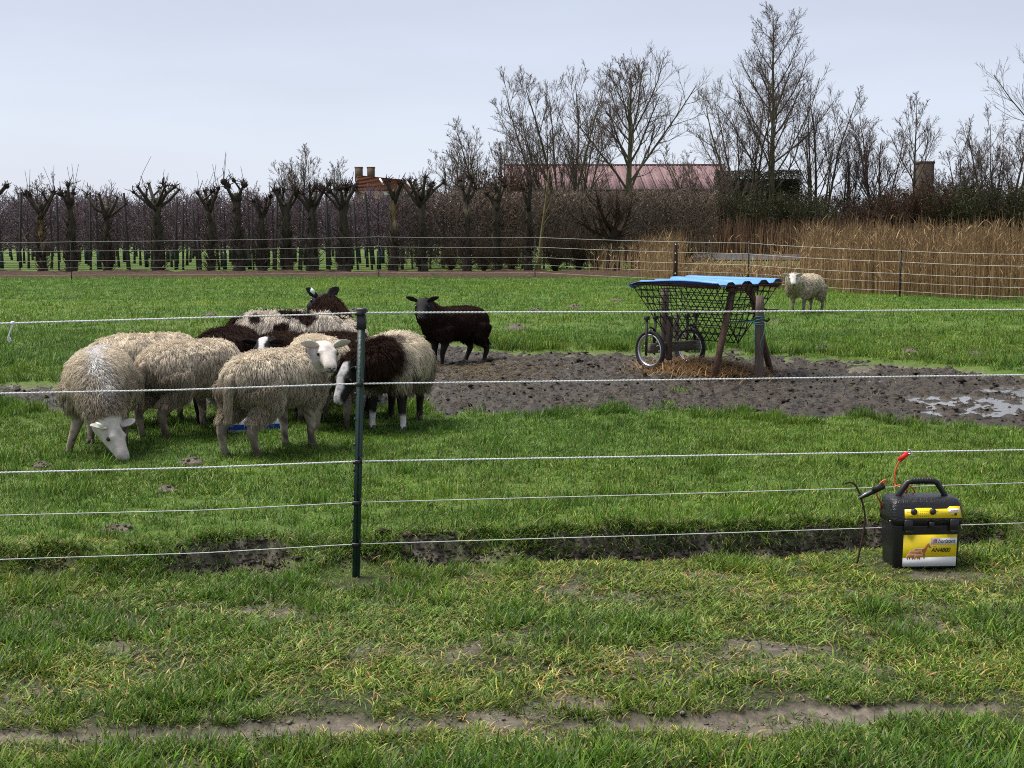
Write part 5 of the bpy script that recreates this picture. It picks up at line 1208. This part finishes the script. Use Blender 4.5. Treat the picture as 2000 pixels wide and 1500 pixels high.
for k, (z, lab) in enumerate([(.97, 'top'), (.74, 'second'), (.50, 'third'), (.32, 'fourth'), (.14, 'lowest')]):
    Q = []
    for i in range(len(FX) - 1):
        for u in np.linspace(0, 1, 9)[:-1]:
            sag = -.02 * 4 * u * (1 - u)
            Q.append((FX[i] * (1 - u) + FX[i + 1] * u, FY[i] * (1 - u) + FY[i + 1] * u - .03, (FH[i] * (1 - u) + FH[i + 1] * u) * z + sag))
    b = MB(); b.tube(Q, .0040 if k < 3 else .0030, 4, True); ro = b.build('fence_wire', M_wire)
    tag(ro, '%s thin white wire of the far fence around the pasture' % lab, 'wire', 'wires of the far fence')

# ================================================================ FENCE ENERGISER
EB = G(1795, 1104, -.085)
for _ in range(6): EB = G(1795, 1104, float(ground_z(EB[0], EB[1])))
EB[2] = float(ground_z(EB[0], EB[1])) + .004
en = empty('fence_energizer', tuple(EB), R(3))
def rr_ring(x0, x1, y0, y1, z, r=.018, k=4):
    pts = []
    for cx, cy, a0 in ((x1 - r, y1 - r, 0), (x0 + r, y1 - r, 90), (x0 + r, y0 + r, 180), (x1 - r, y0 + r, 270)):
        for i in range(k + 1): a = R(a0 + 90 * i / k); pts.append((cx + r * math.cos(a), cy + r * math.sin(a), z))
    return pts
W, D = .143, .085
b = MB(); b.rings([rr_ring(-W + .012, W - .012, -D + .012, D - .012, .0, .016), rr_ring(-W + .008, W - .008, -D + .008, D - .008, .008), rr_ring(-W, W, -D, D, .178), rr_ring(-W, W, -D, D, .186)], True); b.build('case', M_blackplastic, en)
b = MB(); b.rings([rr_ring(-W - .006, W + .006, -D - .006, D + .006, .188, .02), rr_ring(-W - .006, W + .006, -D - .006, D + .006, .212, .02), rr_ring(-W - .003, W + .003, -D + .012, D - .004, .272, .022), rr_ring(-W + .004, W - .004, -D + .028, D - .012, .287, .022), rr_ring(-W + .018, W - .018, -D + .045, D - .03, .293, .02)], True)
lid = b.build('lid', M_blackplastic_wet, en)
b = MB()
hp = [(-.100, 0, .280), (-.098, 0, .295), (-.062, 0, .348), (-.050, 0, .353), (0, 0, .355), (.050, 0, .353), (.062, 0, .348), (.098, 0, .295), (.100, 0, .280)]
b.tube(hp, [.0125, .0125, .012, .0125, .0125, .0125, .012, .0125, .0125], 10)
h_ = b.build('handle', M_blackplastic, en, True)
for i in range(9):
    b = MB(); x = -.044 + i * .011; b.tube([(x - .003, 0, .3545), (x, 0, .3545), (x + .003, 0, .3545)], [.0128, .0148, .0128], 10); b.build('grip_rib', M_blackplastic, h_)
for x in (-.085, .105):
    b = MB(); b.box((x, -D - .011, .186), (.036, .012, .052), bev=.004); b.box((x, -D - .012, .163), (.028, .016, .010), bev=.003); b.build('latch', M_blackplastic, en)
b = MB(); b.box((.012, -D - .010, .188), (.022, .010, .026), bev=.003); b.build('catch', M_blackplastic, en)
# slanted yellow control panel
Ms = np.eye(4); sl = unit(np.array([0, .018, .060])); nrm = unit(np.cross((1, 0, 0), sl)); Ms[:3, 0] = (1, 0, 0); Ms[:3, 1] = sl; Ms[:3, 2] = nrm; Ms[:3, 3] = (0, -D - .006, .212)
b = MB(); b.prism([(-.100, .004), (.138, .004), (.132, .052), (.090, .052), (.078, .042), (.020, .041), (.012, .046), (-.050, .046), (-.060, .041), (-.098, .041)], .0005, .0022, Ms)
pan = b.build('control_panel', M_yellow, en)
def onslant(u, v, w_): return Ms[:3, :3] @ np.array([u, v, w_]) + Ms[:3, 3]
for (u, v) in ((-.062, .030), (.017, .030)):
    b = MB(); p0, p1 = onslant(u, v, .001), onslant(u, v, .020); b.tube([p0, p0 * .5 + p1 * .5, p0 * .1 + p1 * .9, p1], [.0135, .0125, .011, .008], 12); b.build('knob', M_blackplastic, pan, True)
b = MB(); p0, p1 = onslant(.113, .019, .001), onslant(.113, .019, .005); b.tube([p0, p0 * .5 + p1 * .5, p1], [.006, .006, .004], 10); b.build('key_slot', M_ink, pan)
b = MB(); b.prism([(.082, .026), (.130, .026), (.127, .042), (.086, .042)], .0024, .0032, Ms); wl = b.build('white_patch', M_white, pan)
b = MB()
for i in range(6):
    for j in range(4): 
        if (i, j) != (5, 0): b.prism([(-.036 + i * .008, .010 + j * .007), (-.033 + i * .008, .010 + j * .007), (-.033 + i * .008, .0115 + j * .007), (-.036 + i * .008, .0115 + j * .007)], .0024, .0028, Ms)
for x0, x1, y in ((-.090, -.078, .030), (-.046, -.040, .030), (.034, .040, .031), (-.090, -.066, .010), (.092, .106, .012)): b.prism([(x0, y), (x1, y), (x1, y + .0016), (x0, y + .0016)], .0024, .0028, Ms)
b.build('dial_marks', M_ink, pan)
# front label
Ml = np.eye(4); yb0, yb1 = -D + .008 + (-.008) * 0, -D
lv = unit(np.array([0, -.008, .170])); ln_ = unit(np.cross((1, 0, 0), lv)); Ml[:3, 1] = lv; Ml[:3, 2] = ln_; Ml[:3, 3] = (.012, -D + .0078, .012)
def lab_poly(name, m_, poly, z0, z1, parent): q = MB(); q.prism(poly, z0, z1, Ml); return q.build(name, m_, parent)
lw, lh = .112, .134
LB = lab_poly('front_label', M_yellow, [(-lw, 0), (lw, 0), (lw, lh), (-lw, lh)], .0008, .0018, en)
lab_poly('white_band', M_white, [(-lw, 0), (lw, 0), (lw, .040), (-lw, .036)], .0019, .0024, LB)
lab_poly('white_plate', M_white, [(.002, .092), (lw, .092), (lw, .121), (.002, .119)], .0019, .0024, LB)
lab_poly('emblem', M_redprint, [(.011, .098), (.029, .098), (.029, .114), (.016, .114), (.011, .110)], .0025, .0028, LB)
for i in range(3): lab_poly('emblem_stripe', M_white, [(.011, .1005 + i * .0042), (.029, .098 + i * .0042 - .0012), (.029, .0990 + i * .0042 - .0008), (.011, .1019 + i * .0042)], .0029, .0031, LB)
def animal(poly, sc, ox, oy): return [(ox + x * sc, oy + y * sc) for x, y in poly]
horse = [(0, 0), (.05, 0), (.09, .33), (.20, .40), (.45, .38), (.62, .36), (.66, 0), (.71, 0), (.75, .36), (.80, .52), (.92, .78), (1.04, .68), (1.10, .74), (1.02, .90), (.96, 1.0), (.88, .98), (.76, .82), (.66, .66), (.45, .63), (.15, .66), (.04, .58), (-.06, .25)]
cow = [(0, 0), (.06, 0), (.10, .35), (.60, .33), (.64, 0), (.70, 0), (.75, .40), (.86, .44), (1.0, .36), (1.04, .46), (.92, .62), (.94, .70), (.80, .68), (.50, .66), (.08, .68), (-.05, .55), (-.08, .2)]
small = [(0, 0), (.08, 0), (.12, .3), (.55, .3), (.60, 0), (.68, 0), (.72, .42), (.84, .5), (.98, .46), (.98, .58), (.84, .72), (.70, .66), (.35, .72), (.05, .62), (-.04, .35)]
animals = [(horse, .066, -.068, .032), (cow, .052, -.084, .030), (small, .034, -.094, .029), (small, .030, -.062, .029)]
for i, (pl, sc, ox, oy) in enumerate(animals):
    z = .0026 + i * .0006
    lab_poly('animal_outline', M_white, [(x + (.0016 if x > ox + .5 * sc else -.0016), y + .0018) for x, y in animal(pl, sc, ox, oy)], z, z + .0002, LB)
    lab_poly('animal_silhouette', M_orange, animal(pl, sc, ox, oy), z + .0003, z + .0005, LB)
def text(name, body, size, u, v, m_, parent, M4, shear=0.0, off=0.0, z=.0032, xs=1.0):
    cu = bpy.data.curves.new(name, 'FONT'); cu.body = body; cu.size = size; cu.shear = shear; cu.offset = off; cu.extrude = .0002; cu.materials.append(m_)
    tmp = bpy.data.objects.new('tmp', cu); COL.objects.link(tmp); dg = bpy.context.evaluated_depsgraph_get(); dg.update()
    me = bpy.data.meshes.new_from_object(tmp.evaluated_get(dg)); bpy.data.objects.remove(tmp); me.materials.clear(); me.materials.append(m_)
    t = bpy.data.objects.new(name, me); COL.objects.link(t); t.parent = parent
    mm = Matrix([list(r) for r in M4]); t.matrix_local = mm @ Matrix.Translation((u, v, z)) @ Matrix.Diagonal((xs, 1, 1, 1)); return t
text('lettering', 'horizont', .0240, .032, .0990, M_ink, LB, Ml, .22, .0001, xs=.86)
text('lettering', 'AN4800', .0265, .006, .060, M_ink, LB, Ml, .22, .0002, xs=.86)
text('lettering', 'horizont', .0085, .094, .0315, M_redprint, wl, Ms, .2, .0001, .0036)
lab_poly('fine_print', M_orange, [(.012, .083), (.028, .083), (.028, .0848), (.012, .0848)], .0020, .0024, LB)
lab_poly('fine_print', M_orange, [(.006, .052), (.036, .052), (.036, .0538), (.006, .0538)], .0020, .0024, LB)
b = MB(); b.tube([(-W - .0055, .0 - .06, .199), (-W - .008, -.06, .199), (-W - .010, -.06, .199)], [.004, .004, .002], 8); b.build('screw', M_steel, en)
tag(en, 'black fence energiser box with yellow label and carrying handle on the grass', 'energizer')

# orange lead with red clip up to the rope
clip = on_fence(1766, 887) + np.array([0, -.03, 0])
cl = empty('crocodile_clip', tuple(clip)); b = MB()
b.beam((-.030, 0, -.022), (.006, 0, .010), .014, .018); b.build('grip', M_redclip, cl)
b = MB(); b.tube([(.004, 0, .006), (.008, 0, .022), (.016, 0, .026), (.018, 0, .016), (.008, 0, .006)], .0022, 6); b.tube([(.004, -.004, .006), (.022, -.004, .010), (.032, -.004, .006), (.028, -.004, -.002), (.010, -.004, .000)], .0022, 6); b.build('jaw', M_steel, cl, True)
tag(cl, 'red crocodile clip on the middle rope above the energiser', 'clip')
def wpt(px, py, dy=0.0): return on_fence(px, py) + np.array([0, -.03 + dy, 0])
def smooth_path(P, n=24):
    P = np.asarray(P, float); t = np.linspace(0, 1, len(P)); tt = np.linspace(0, 1, n); Q = np.stack([np.interp(tt, t, P[:, i]) for i in range(3)], -1)
    for _ in range(3): Q[1:-1] = (Q[:-2] + 2 * Q[1:-1] + Q[2:]) / 4
    return Q
etop = lambda x, y, z: np.array(EB) + np.array(Matrix.Rotation(R(3), 3, 'Z') @ Vector((x, y, z)))
b = MB(); b.tube(smooth_path([wpt(1757, 893), wpt(1748, 905), wpt(1743, 925), wpt(1743, 950), etop(-.07, .06, .33), etop(-.05, .09, .300), etop(-.01, .105, .26)]), .0036, 6); lo = b.build('lead_wire', M_cable, None, True)
tag(lo, 'orange lead running from the red clip down to the energiser', 'cable')
b = MB(); b.tube(smooth_path([etop(.01, .105, .26), etop(.0, .085, .30), etop(-.03, .07, .325), etop(-.04, .075, .305), etop(-.02, .105, .27)]), .0036, 6); b.build('slack_loop', M_cable, lo, True)
# earth stake and its black clip
SB = G(1679, 1078, -.02); 
def spt(px, py): return AT(px, py, SB[1])
stake = [spt(1651, 944), spt(1660, 941), spt(1669, 944), spt(1677, 958), spt(1683, 975), spt(1689, 1000), spt(1690, 1018), spt(1686, 1045), spt(1679, 1075), spt(1674, 1100)]
b = MB(); b.tube(smooth_path(stake, 30), .0042, 7); so = b.build('earth_stake', M_rust, None, True)
tag(so, 'bent rusty earth stake stuck in the ground left of the energiser', 'stake')
ec = spt(1682, 968); o = empty('black_clip', tuple(ec)); r0 = spt(1728, 946) - ec
b = MB(); b.beam((-.012, -.008, -.006), r0 * .55 + np.array([0, -.008, -.004]), .012, .020); b.beam(r0 * .5 + np.array([0, -.008, 0]), r0 * .95 + np.array([0, -.008, 0]), .016, .024); b.build('grip', M_blackplastic, o)
b = MB(); b.beam((-.016, -.016, -.008), r0 * .4 + np.array([0, -.016, .006]), .004, .008); b.build('jaw', M_steel, o)
tag(o, 'black crocodile clip gripping the earth stake', 'clip')
b = MB(); b.tube(smooth_path([spt(1722, 950), spt(1729, 943), spt(1732, 938), spt(1728, 937), spt(1719, 942), spt(1713, 955), spt(1711, 970), etop(-W - .012, .04, .26), etop(-W - .004, .07, .22)]), .0034, 6)
tag(b.build('earth_lead', M_cable, None, True), 'short orange lead from the black clip to the energiser side', 'cable')

# ================================================================ HAY FEEDER
FO = np.array([1.845, 12.64, -.03]); ang = math.atan2(-.77, .64)
fd_ = empty('hay_feeder', tuple(FO), ang)                      # local x towards the near end, local y across
zt = .865
def hop(u, v_, side):                                           # point on the V hopper
    s_ = v_; return np.array([u, side * .45 * s_, .30 + (.84 - .30) * s_])
for side, nm in ((-1, 'front'), (1, 'back')):
    b = MB(); U0, U1 = -.56, .50
    nu_, nv_ = 15, 9
    for i in range(nu_):
        u = U0 + (U1 - U0) * i / (nu_ - 1); sh0 = .10 * (1 - i / (nu_ - 1)) * 0
        lo_ = hop(np.clip(u, -.50, .40), 0, side); hi_ = hop(u, 1, side); b.bar(lo_, hi_, .0046, 5)
    for j in range(nv_):
        v_ = j / (nv_ - 1); b.bar(hop(-.50 - .06 * v_, v_, side), hop(.40 + .10 * v_, v_, side), .0046, 5)
    b.build('hopper_mesh', M_iron, fd_)
for u0, u1, nm in ((.40, .50, 'near'), (-.50, -.56, 'far')):
    b = MB()
    for j in range(1, 9):
        v_ = j / 8; uu = u0 + (u1 - u0) * v_; b.bar(hop(uu, v_, -1), hop(uu, v_, 1), .0046, 5)
    for k in range(-5, 6):
        y = k * .08; vm = abs(y) / .45; b.bar(hop(u0 + (u1 - u0) * vm, vm, 1 if y >= 0 else -1), (u1, y, .84), .0046, 5)
    b.build('end_mesh', M_iron, fd_)
b = MB()
for side in (-1, 1): b.bar(hop(-.57, 1, side), hop(.52, 1, side), .012, 6)
b.bar(hop(-.57, 1, -1), hop(-.57, 1, 1), .012, 6); b.bar(hop(.52, 1, -1), hop(.52, 1, 1), .012, 6)
b.build('top_frame', M_rust, fd_)
# corrugated blue roof: waves across v, straight along u
vv = np.linspace(-.485, .505, 61); uu = np.linspace(-.60, .535, 9); Vt = []
ph = (vv + .485) / .99 * 4.5 * 2 * np.pi
wave = np.clip(np.cos(ph) * 1.7, -1, 1) * .017
for sgn in (0, 1):
    for u in uu:
        for v_, wv in zip(vv, wave): Vt.append((u + .01 * math.sin(v_ * 9), v_, zt + wv - .004 * sgn + .016 * math.sin(u * 4 + 1) * (v_ < 0) + .014 * (v_ / .5) + (-.03 if abs(u + .60) < .01 and v_ < -.3 else 0)))
nu_, nv_ = len(uu), len(vv); ix = np.arange(2 * nu_ * nv_).reshape(2, nu_, nv_)
q = [np.stack([ix[0, :-1, :-1], ix[0, :-1, 1:], ix[0, 1:, 1:], ix[0, 1:, :-1]], -1).reshape(-1, 4)[:, ::-1], np.stack([ix[1, :-1, :-1], ix[1, :-1, 1:], ix[1, 1:, 1:], ix[1, 1:, :-1]], -1).reshape(-1, 4)]
for a, c in ((ix[0, 0], ix[1, 0]), (ix[0, -1], ix[1, -1]), (ix[0, :, 0], ix[1, :, 0]), (ix[0, :, -1], ix[1, :, -1])): q.append(np.stack([a[:-1], a[1:], c[1:], c[:-1]], -1))
link('roof_sheet', mesh_np('roof_sheet', Vt, q, smooth=False), M_blue, fd_)
b = MB(); b.box((-.02, -.43, zt - .030), (1.06, .03, .025)); b.build('roof_batten', M_brownwood, fd_)
b = MB(); b.box((-.02, .43, zt - .040), (1.06, .03, .025)); b.build('roof_batten', M_brownwood, fd_)
# A-frame legs at the near end
for y0, y1 in ((-.42, -.13), (.42, .10)):
    b = MB(); b.beam((.47, y0, -.06), (.44, y1, zt - .03), .048, .036); b.build('leg', M_brownwood, fd_)
b = MB(); b.box((.46, -.02, zt - .060), (.05, .40, .045)); b.build('cross_beam', M_brownwood, fd_)
b = MB(); b.tube([(.47, .0, .80), (.50, .12, .66), (.52, .26, .60), (.52, .42, .595)], .011, 7); b.build('hook_bar', M_rust, fd_, True)
# two bicycle wheels with their uprights, and the plank between
for yc in (-.285, .285):
    wh = link('wheel', None, None, fd_) if False else None
    uc, zc, rad = -.457, .19, .175
    b = MB(); a = np.linspace(0, 2 * np.pi, 41); rings = []
    for t_ in a[:-1]:
        c_ = np.array([uc + math.cos(t_) * rad, yc, zc + math.sin(t_) * rad]); rd = np.array([math.cos(t_), 0, math.sin(t_)])
        rings.append([c_ + rd * .021 * math.cos(p_) + np.array([0, .021, 0]) * math.sin(p_) for p_ in np.arange(8) * math.pi / 4])
    rings.append(rings[0]); b.rings(rings, False); ty = b.build('wheel', M_rubber, fd_, True)
    b = MB(); rings = []
    for t_ in a[:-1]:
        c_ = np.array([uc + math.cos(t_) * (rad - .024), yc, zc + math.sin(t_) * (rad - .024)]); rd = np.array([math.cos(t_), 0, math.sin(t_)])
        rings.append([c_ + rd * .012 * math.cos(p_) + np.array([0, .0165, 0]) * math.sin(p_) for p_ in np.arange(6) * math.pi / 3])
    rings.append(rings[0]); b.rings(rings, False); b.build('rim', M_chrome, ty, True)
    b = MB()
    for k in range(14):
        t_ = k * 2 * math.pi / 14; b.bar((uc, yc + .02 * (-1) ** k, zc), (uc + math.cos(t_) * (rad - .03), yc, zc + math.sin(t_) * (rad - .03)), .0016, 4)
    b.build('spokes', M_steel, ty)
    b = MB(); b.bar((uc, yc - .045, zc), (uc, yc + .045, zc), .016, 8); b.build('hub', M_iron, ty)
    for dy_ in (-.055, .055):
        b = MB(); b.beam((uc, yc + dy_, zc - .05), (uc + .01, yc + dy_ * 1.1, .50), .030, .007, up=(0, 1, 0)); b.box((uc + .01, yc + dy_ * 1.1, .505), (.05, .03, .035)); b.build('upright', M_iron, fd_)
    b = MB(); b.tube([(uc, yc - .055, zc + .06), (uc, yc - .045, zc + .205), (uc, yc, zc + .222), (uc, yc + .045, zc + .205), (uc, yc + .055, zc + .06)], .010, 6); b.build('fork', M_iron, fd_, True)
b = MB(); b.box((-.40, .0, .215), (.045, .72, .095), bev=.006); b.build('axle_plank', M_oldwoodh, fd_)
b = MB(); b.box((-.36, -.12, .30), (.05, .05, .42), bev=.006); b.build('strut', M_oldwood, fd_)
tag(fd_, 'hay rack on bicycle wheels with black mesh hopper and blue corrugated roof', 'feeder')
# posts the rack is tied to
def wpost(px, pb, pt, r, label):
    g = G(px, pb, -.03); h = AT(px, pt, g[1])[2]; o = empty('wooden_post', tuple(g)); rg = np.random.default_rng(int(px)); z = np.linspace(-.25, h + .03, 9)
    P = np.stack([rg.normal(0, .003, 9), rg.normal(0, .003, 9), z], -1); rr_ = np.full(9, r) * rg.uniform(.95, 1.05, 9); rr_[-1] *= .88
    V, f = tubes(P[None], rr_[None], 12, True); b = MB(); b.add(V, f); b.build('shaft', M_oldwood, o, True); return tag(o, label, 'post'), h
wp, h = wpost(1481, 738, 577, .040, 'stout wooden post at the right front of the hay feeder')
rg = np.random.default_rng(3)
b = MB()
for k in range(4):
    z0 = .50 + k * .018; a = np.linspace(0, 2 * np.pi, 17); b.tube([(math.cos(t_) * .045, math.sin(t_) * .045, z0 + .012 * math.sin(t_ + k)) for t_ in a], .004, 5)
b.tube([(-.045, -.02, .52), (-.15, .10, .50), (-.30, .22, .47)], .004, 5); b.tube([(-.045, -.02, .50), (-.05, -.03, .38), (-.04, -.045, .26)], .003, 5); b.tube([(.045, -.02, .50), (.03, -.05, .40), (.0, -.05, .31), (.03, -.04, .22)], .003, 5)
b.build('twine', M_twine, wp, True)
b = MB(); b.tube([(.03, -.01, .53), (.075, -.02, .52), (.085, -.02, .535), (.075, -.02, .55)], .010, 7); b.build('knot', M_blackplastic, wp, True)
wpost(1297, 700, 561, .041, 'dark wooden post standing behind the left wheel of the feeder')
wpost(1321, 702, 615, .030, 'short dark post between the two bicycle wheels')
# spilled straw under the feeder
rg = np.random.default_rng(8); n = 5200
u = rg.normal(.0, .30, n); v_ = rg.normal(-.02, .22, n); a = ang; X = FO[0] + u * math.cos(a) - v_ * math.sin(a); Y = FO[1] + u * math.sin(a) + v_ * math.cos(a)
Z = mud_z(X, Y) + .07 * np.exp(-((u / .4) ** 2 + (v_ / .25) ** 2)) * rg.random(n) + .01
col = np.array([.32, .20, .095]) * rg.uniform(.35, 1.35, (n, 1))
s1 = blades(np.stack([X, Y, Z], -1), rg.uniform(.08, .20, n), rg.uniform(.004, .008, n), rg.uniform(0, 6.28, n), rg.uniform(.75, 1.05, n), col, 2)
grass_patch('straw_litter', 'orange-brown straw spilled under the hay feeder', [s1])

# ================================================================ MOLEHILLS
def molehill(px, py, wpx, label, seed, flat=.26):
    g = G(px, py, 0); rad = wpx / 2 * g[1] / F_PX; rg = np.random.default_rng(seed); k = 20; m = 8
    z0 = float(ground_z(g[0], g[1])); rings = []
    for j in range(m):
        f_ = 1 - j / (m - .3); rr_ = rad * f_ * (1 + .22 * (vnoise(np.cos(np.arange(k) * .314) * 2 + seed, np.sin(np.arange(k) * .314) * 2 + j * .3, seed) - .5) * 2)
        zz = rad * flat * 2.0 * (1 - f_ ** 1.6) - .03 * (j == 0) + rg.normal(0, rad * .05, k)
        t_ = np.arange(k) * 2 * np.pi / k; rings.append(np.stack([np.cos(t_) * rr_, np.sin(t_) * rr_, zz], -1))
    b = MB(); b.rings(rings, True)
    for q_ in range(16):
        a_ = rg.uniform(0, 6.28); d_ = rad * rg.uniform(.2, 1.15); s_ = rad * rg.uniform(.06, .16); b.ball((math.cos(a_) * d_, math.sin(a_) * d_, max(0, rad * flat * 2 * (1 - (d_ / rad) ** 1.6)) + s_ * .3), (s_, s_, s_ * .8), 6, 4, rot=(a_, d_, 0))
    o = b.build('molehill', M_soilclod); o.location = (g[0], g[1], z0); tag(o, label, 'molehill', 'molehills in the pasture')
mh = [(326, 962, 52, 'darkest molehill in the grass below the grazing ewe'), (375, 905, 56, 'low molehill at the hoof of the front ewe, touching the middle rope'), (226, 1040, 74, 'flat grey molehill left of the green post near the lowest rope'), (82, 915, 40, 'flat molehill left of the grazing ewe head'),
      (1008, 645, 44, 'molehill in the pasture right of the black-brown sheep'), (1048, 610, 34, 'small molehill behind and right of the black-brown sheep'), (1122, 602, 34, 'molehill midway between black-brown sheep and feeder'), (1205, 590, 24, 'tiny molehill left of the feeder hopper'),
      (412, 617, 26, 'tiny far molehill above the dark brown sheep'), (268, 650, 24, 'tiny molehill above the half hidden cream ewe'), (875, 668, 32, 'grey molehill between the legs of the black-brown sheep'), (1778, 690, 40, 'molehill on the grass right of the feeder'), (1905, 690, 32, 'molehill near the right edge above the puddle'), (1518, 628, 22, 'small molehill in front of the lone pale ewe'),
      (690, 613, 40, 'molehill behind the top of the green post'), (150, 578, 16, 'tiny molehill far off at the left before the pollards'), (745, 668, 30, 'molehill right of the green post behind the shaggy ewe'), (1605, 684, 40, 'molehill on the mud edge below the lone pale ewe')]
for i, (a, c, wd, lb) in enumerate(mh): molehill(a, c, wd, lb, 300 + i, flat=.16 if wd > 60 else .22)

# ================================================================ FAR BUILDINGS
YBn = 118.0
o = empty('barn', (X_at(1250, YBn), YBn, 0)); x0, x1 = X_at(985, YBn) - X_at(1250, YBn), X_at(1440, YBn) - X_at(1250, YBn)
ze, zr = CAM_H + (452 - 371) * YBn / F_PX, CAM_H + (452 - 317) * YBn / F_PX; dp = 9.0
M_barnroof = mat('faded_red_roof', (.165, .098, .102), rough=.8, col2=(.22, .135, .14), nscale=.6)
M_barnwall = mat('dark_board_wall', (.05, .04, .036), rough=.85, noise=.2, nscale=3)
b = MB(); b.box(((x0 + x1) / 2, dp, ze / 2), (x1 - x0 - .6, 2 * dp - .6, ze)); b.build('wall', M_barnwall, o)
npan = 20; pw = (x1 - x0) / npan; sl_len = math.hypot(dp, zr - ze); pitch_ = math.atan2(zr - ze, dp)
pmsh = MB(); pmsh.box((0, 0, 0), (pw - .05, sl_len + .3, .05)); 
for q_ in (-.33, 0, .33): pmsh.box((q_ * pw, 0, .05), (.07, sl_len + .3, .05))
pms = pmsh.mesh('roof_sheet')
for i in range(npan):
    for side in (0, 1):
        s_ = link('roof_sheet', pms, M_barnroof, o); s_.location = (x0 + pw * (i + .5), dp / 2 if side == 0 else 1.5 * dp, (ze + zr) / 2 + .05); s_.rotation_euler = (pitch_ if side == 0 else -pitch_, 0, 0)
b = MB(); b.box(((x0 + x1) / 2, dp, zr + .12), (x1 - x0, .5, .12)); b.build('ridge_cap', M_barnroof, o)
b = MB(); b.bar((x0, -.25, ze - .08), (x1, -.25, ze - .08), .12, 6); b.build('gutter', M_barnwall, o)
for gx in (x0 + .3, x1 - .3):
    b = MB(); b.prism([(-dp + .3, 0), (dp - .3, 0), (0, zr - ze - .2)], -.05, .05, np.array([[0, 0, 1, gx], [1, 0, 0, dp], [0, 1, 0, ze], [0, 0, 0, 1]], float)); b.build('gable', M_barnwall, o)
tag(o, 'long barn with faded red roof behind the bare trees', 'barn')
YH = 160.0; k = YH / F_PX; hx = X_at(752, YH); o = empty('farmhouse', (hx, YH, 0))
ze, zr = CAM_H + (452 - 374) * k, CAM_H + (452 - 341) * k; hw = 58 * k
M_tile = mat('orange_roof_tile', (.19, .075, .04), rough=.8, col2=(.28, .125, .07), nscale=3)
M_brickf = mat('brown_brick', (.075, .05, .032), rough=.85, col2=(.13, .09, .06), nscale=5)
b = MB(); b.box((0, 4, ze / 2), (2 * hw - .3, 7.4, ze)); b.build('wall', M_brickf, o); b = MB(); b.box((hw * .45, .25, ze - .28), (hw * 1.0, .10, .34)); b.build('eave_board', M_white, o)
V = [(-hw, 0, ze), (hw, 0, ze), (hw - 1.6, 4, zr - .55), (-hw, 4, zr), (-hw, 8, ze), (hw, 8, ze)]
rf = link('roof', mesh_np('roof', V, [np.array([[0, 1, 2, 3], [5, 4, 3, 2]]), np.array([[1, 5, 2], [4, 0, 3]])]), M_tile, o)
for i in range(11):
    b = MB(); t_ = (i + .5) / 11; z_ = ze + (zr - ze) * t_; y_ = 4 * t_; xr_ = hw - 1.6 * t_; b.beam((-hw + .02, y_ - .04, z_ + .03 - .55 * t_ * 0), (xr_, y_ - .04, z_ + .03 - .55 * t_), .34, .05); b.build('tile_course', M_tile, rf)
for px in (697, 721):
    b = MB(); x_ = X_at(px, YH) - hx; z2 = CAM_H + (452 - 327) * k; b.box((x_, 4, (zr + z2) / 2 - .4), (14 * k, .9, z2 - zr + .9)); b.box((x_, 4, z2 + .02), (15.5 * k, 1.0, .16)); b.build('chimney', M_brickf, rf)
b = MB(); b.beam((X_at(742, YH) - hx, 1.6, ze + 1.5), (X_at(750, YH) - hx, 1.0, ze + .8), .12, .2); b.build('roof_light', M_white, rf)
for px in (720, 758, 782):
    b = MB(); b.box((X_at(px, YH) - hx, .27, ze - 1.4), (1.1, .06, 1.5)); wn_ = b.build('window', M_white, o); b = MB(); b.box((X_at(px, YH) - hx, .225, ze - 1.4), (.9, .04, 1.3)); b.build('pane', M_eye, wn_)
tag(o, 'farmhouse with orange tiled roof and two brick chimneys behind the pollards', 'house')
YC = 100.0; k = YC / F_PX; o = empty('chimney_stack', (X_at(1797, YC), YC, 0)); z2 = CAM_H + (452 - 318) * k
M_dbrick = mat('dark_brick', (.030, .020, .015), rough=.9, col2=(.05, .032, .023), nscale=6)
b = MB(); b.box((0, 0, z2 / 2), (28 * k, 1.0, z2)); b.build('shaft', M_dbrick, o); b = MB(); b.box((0, 0, z2 - .1), (30 * k, 1.1, .16)); b.build('cap', M_dbrick, o)
tag(o, 'dark brown square chimney rising above the rusty thicket', 'chimney')
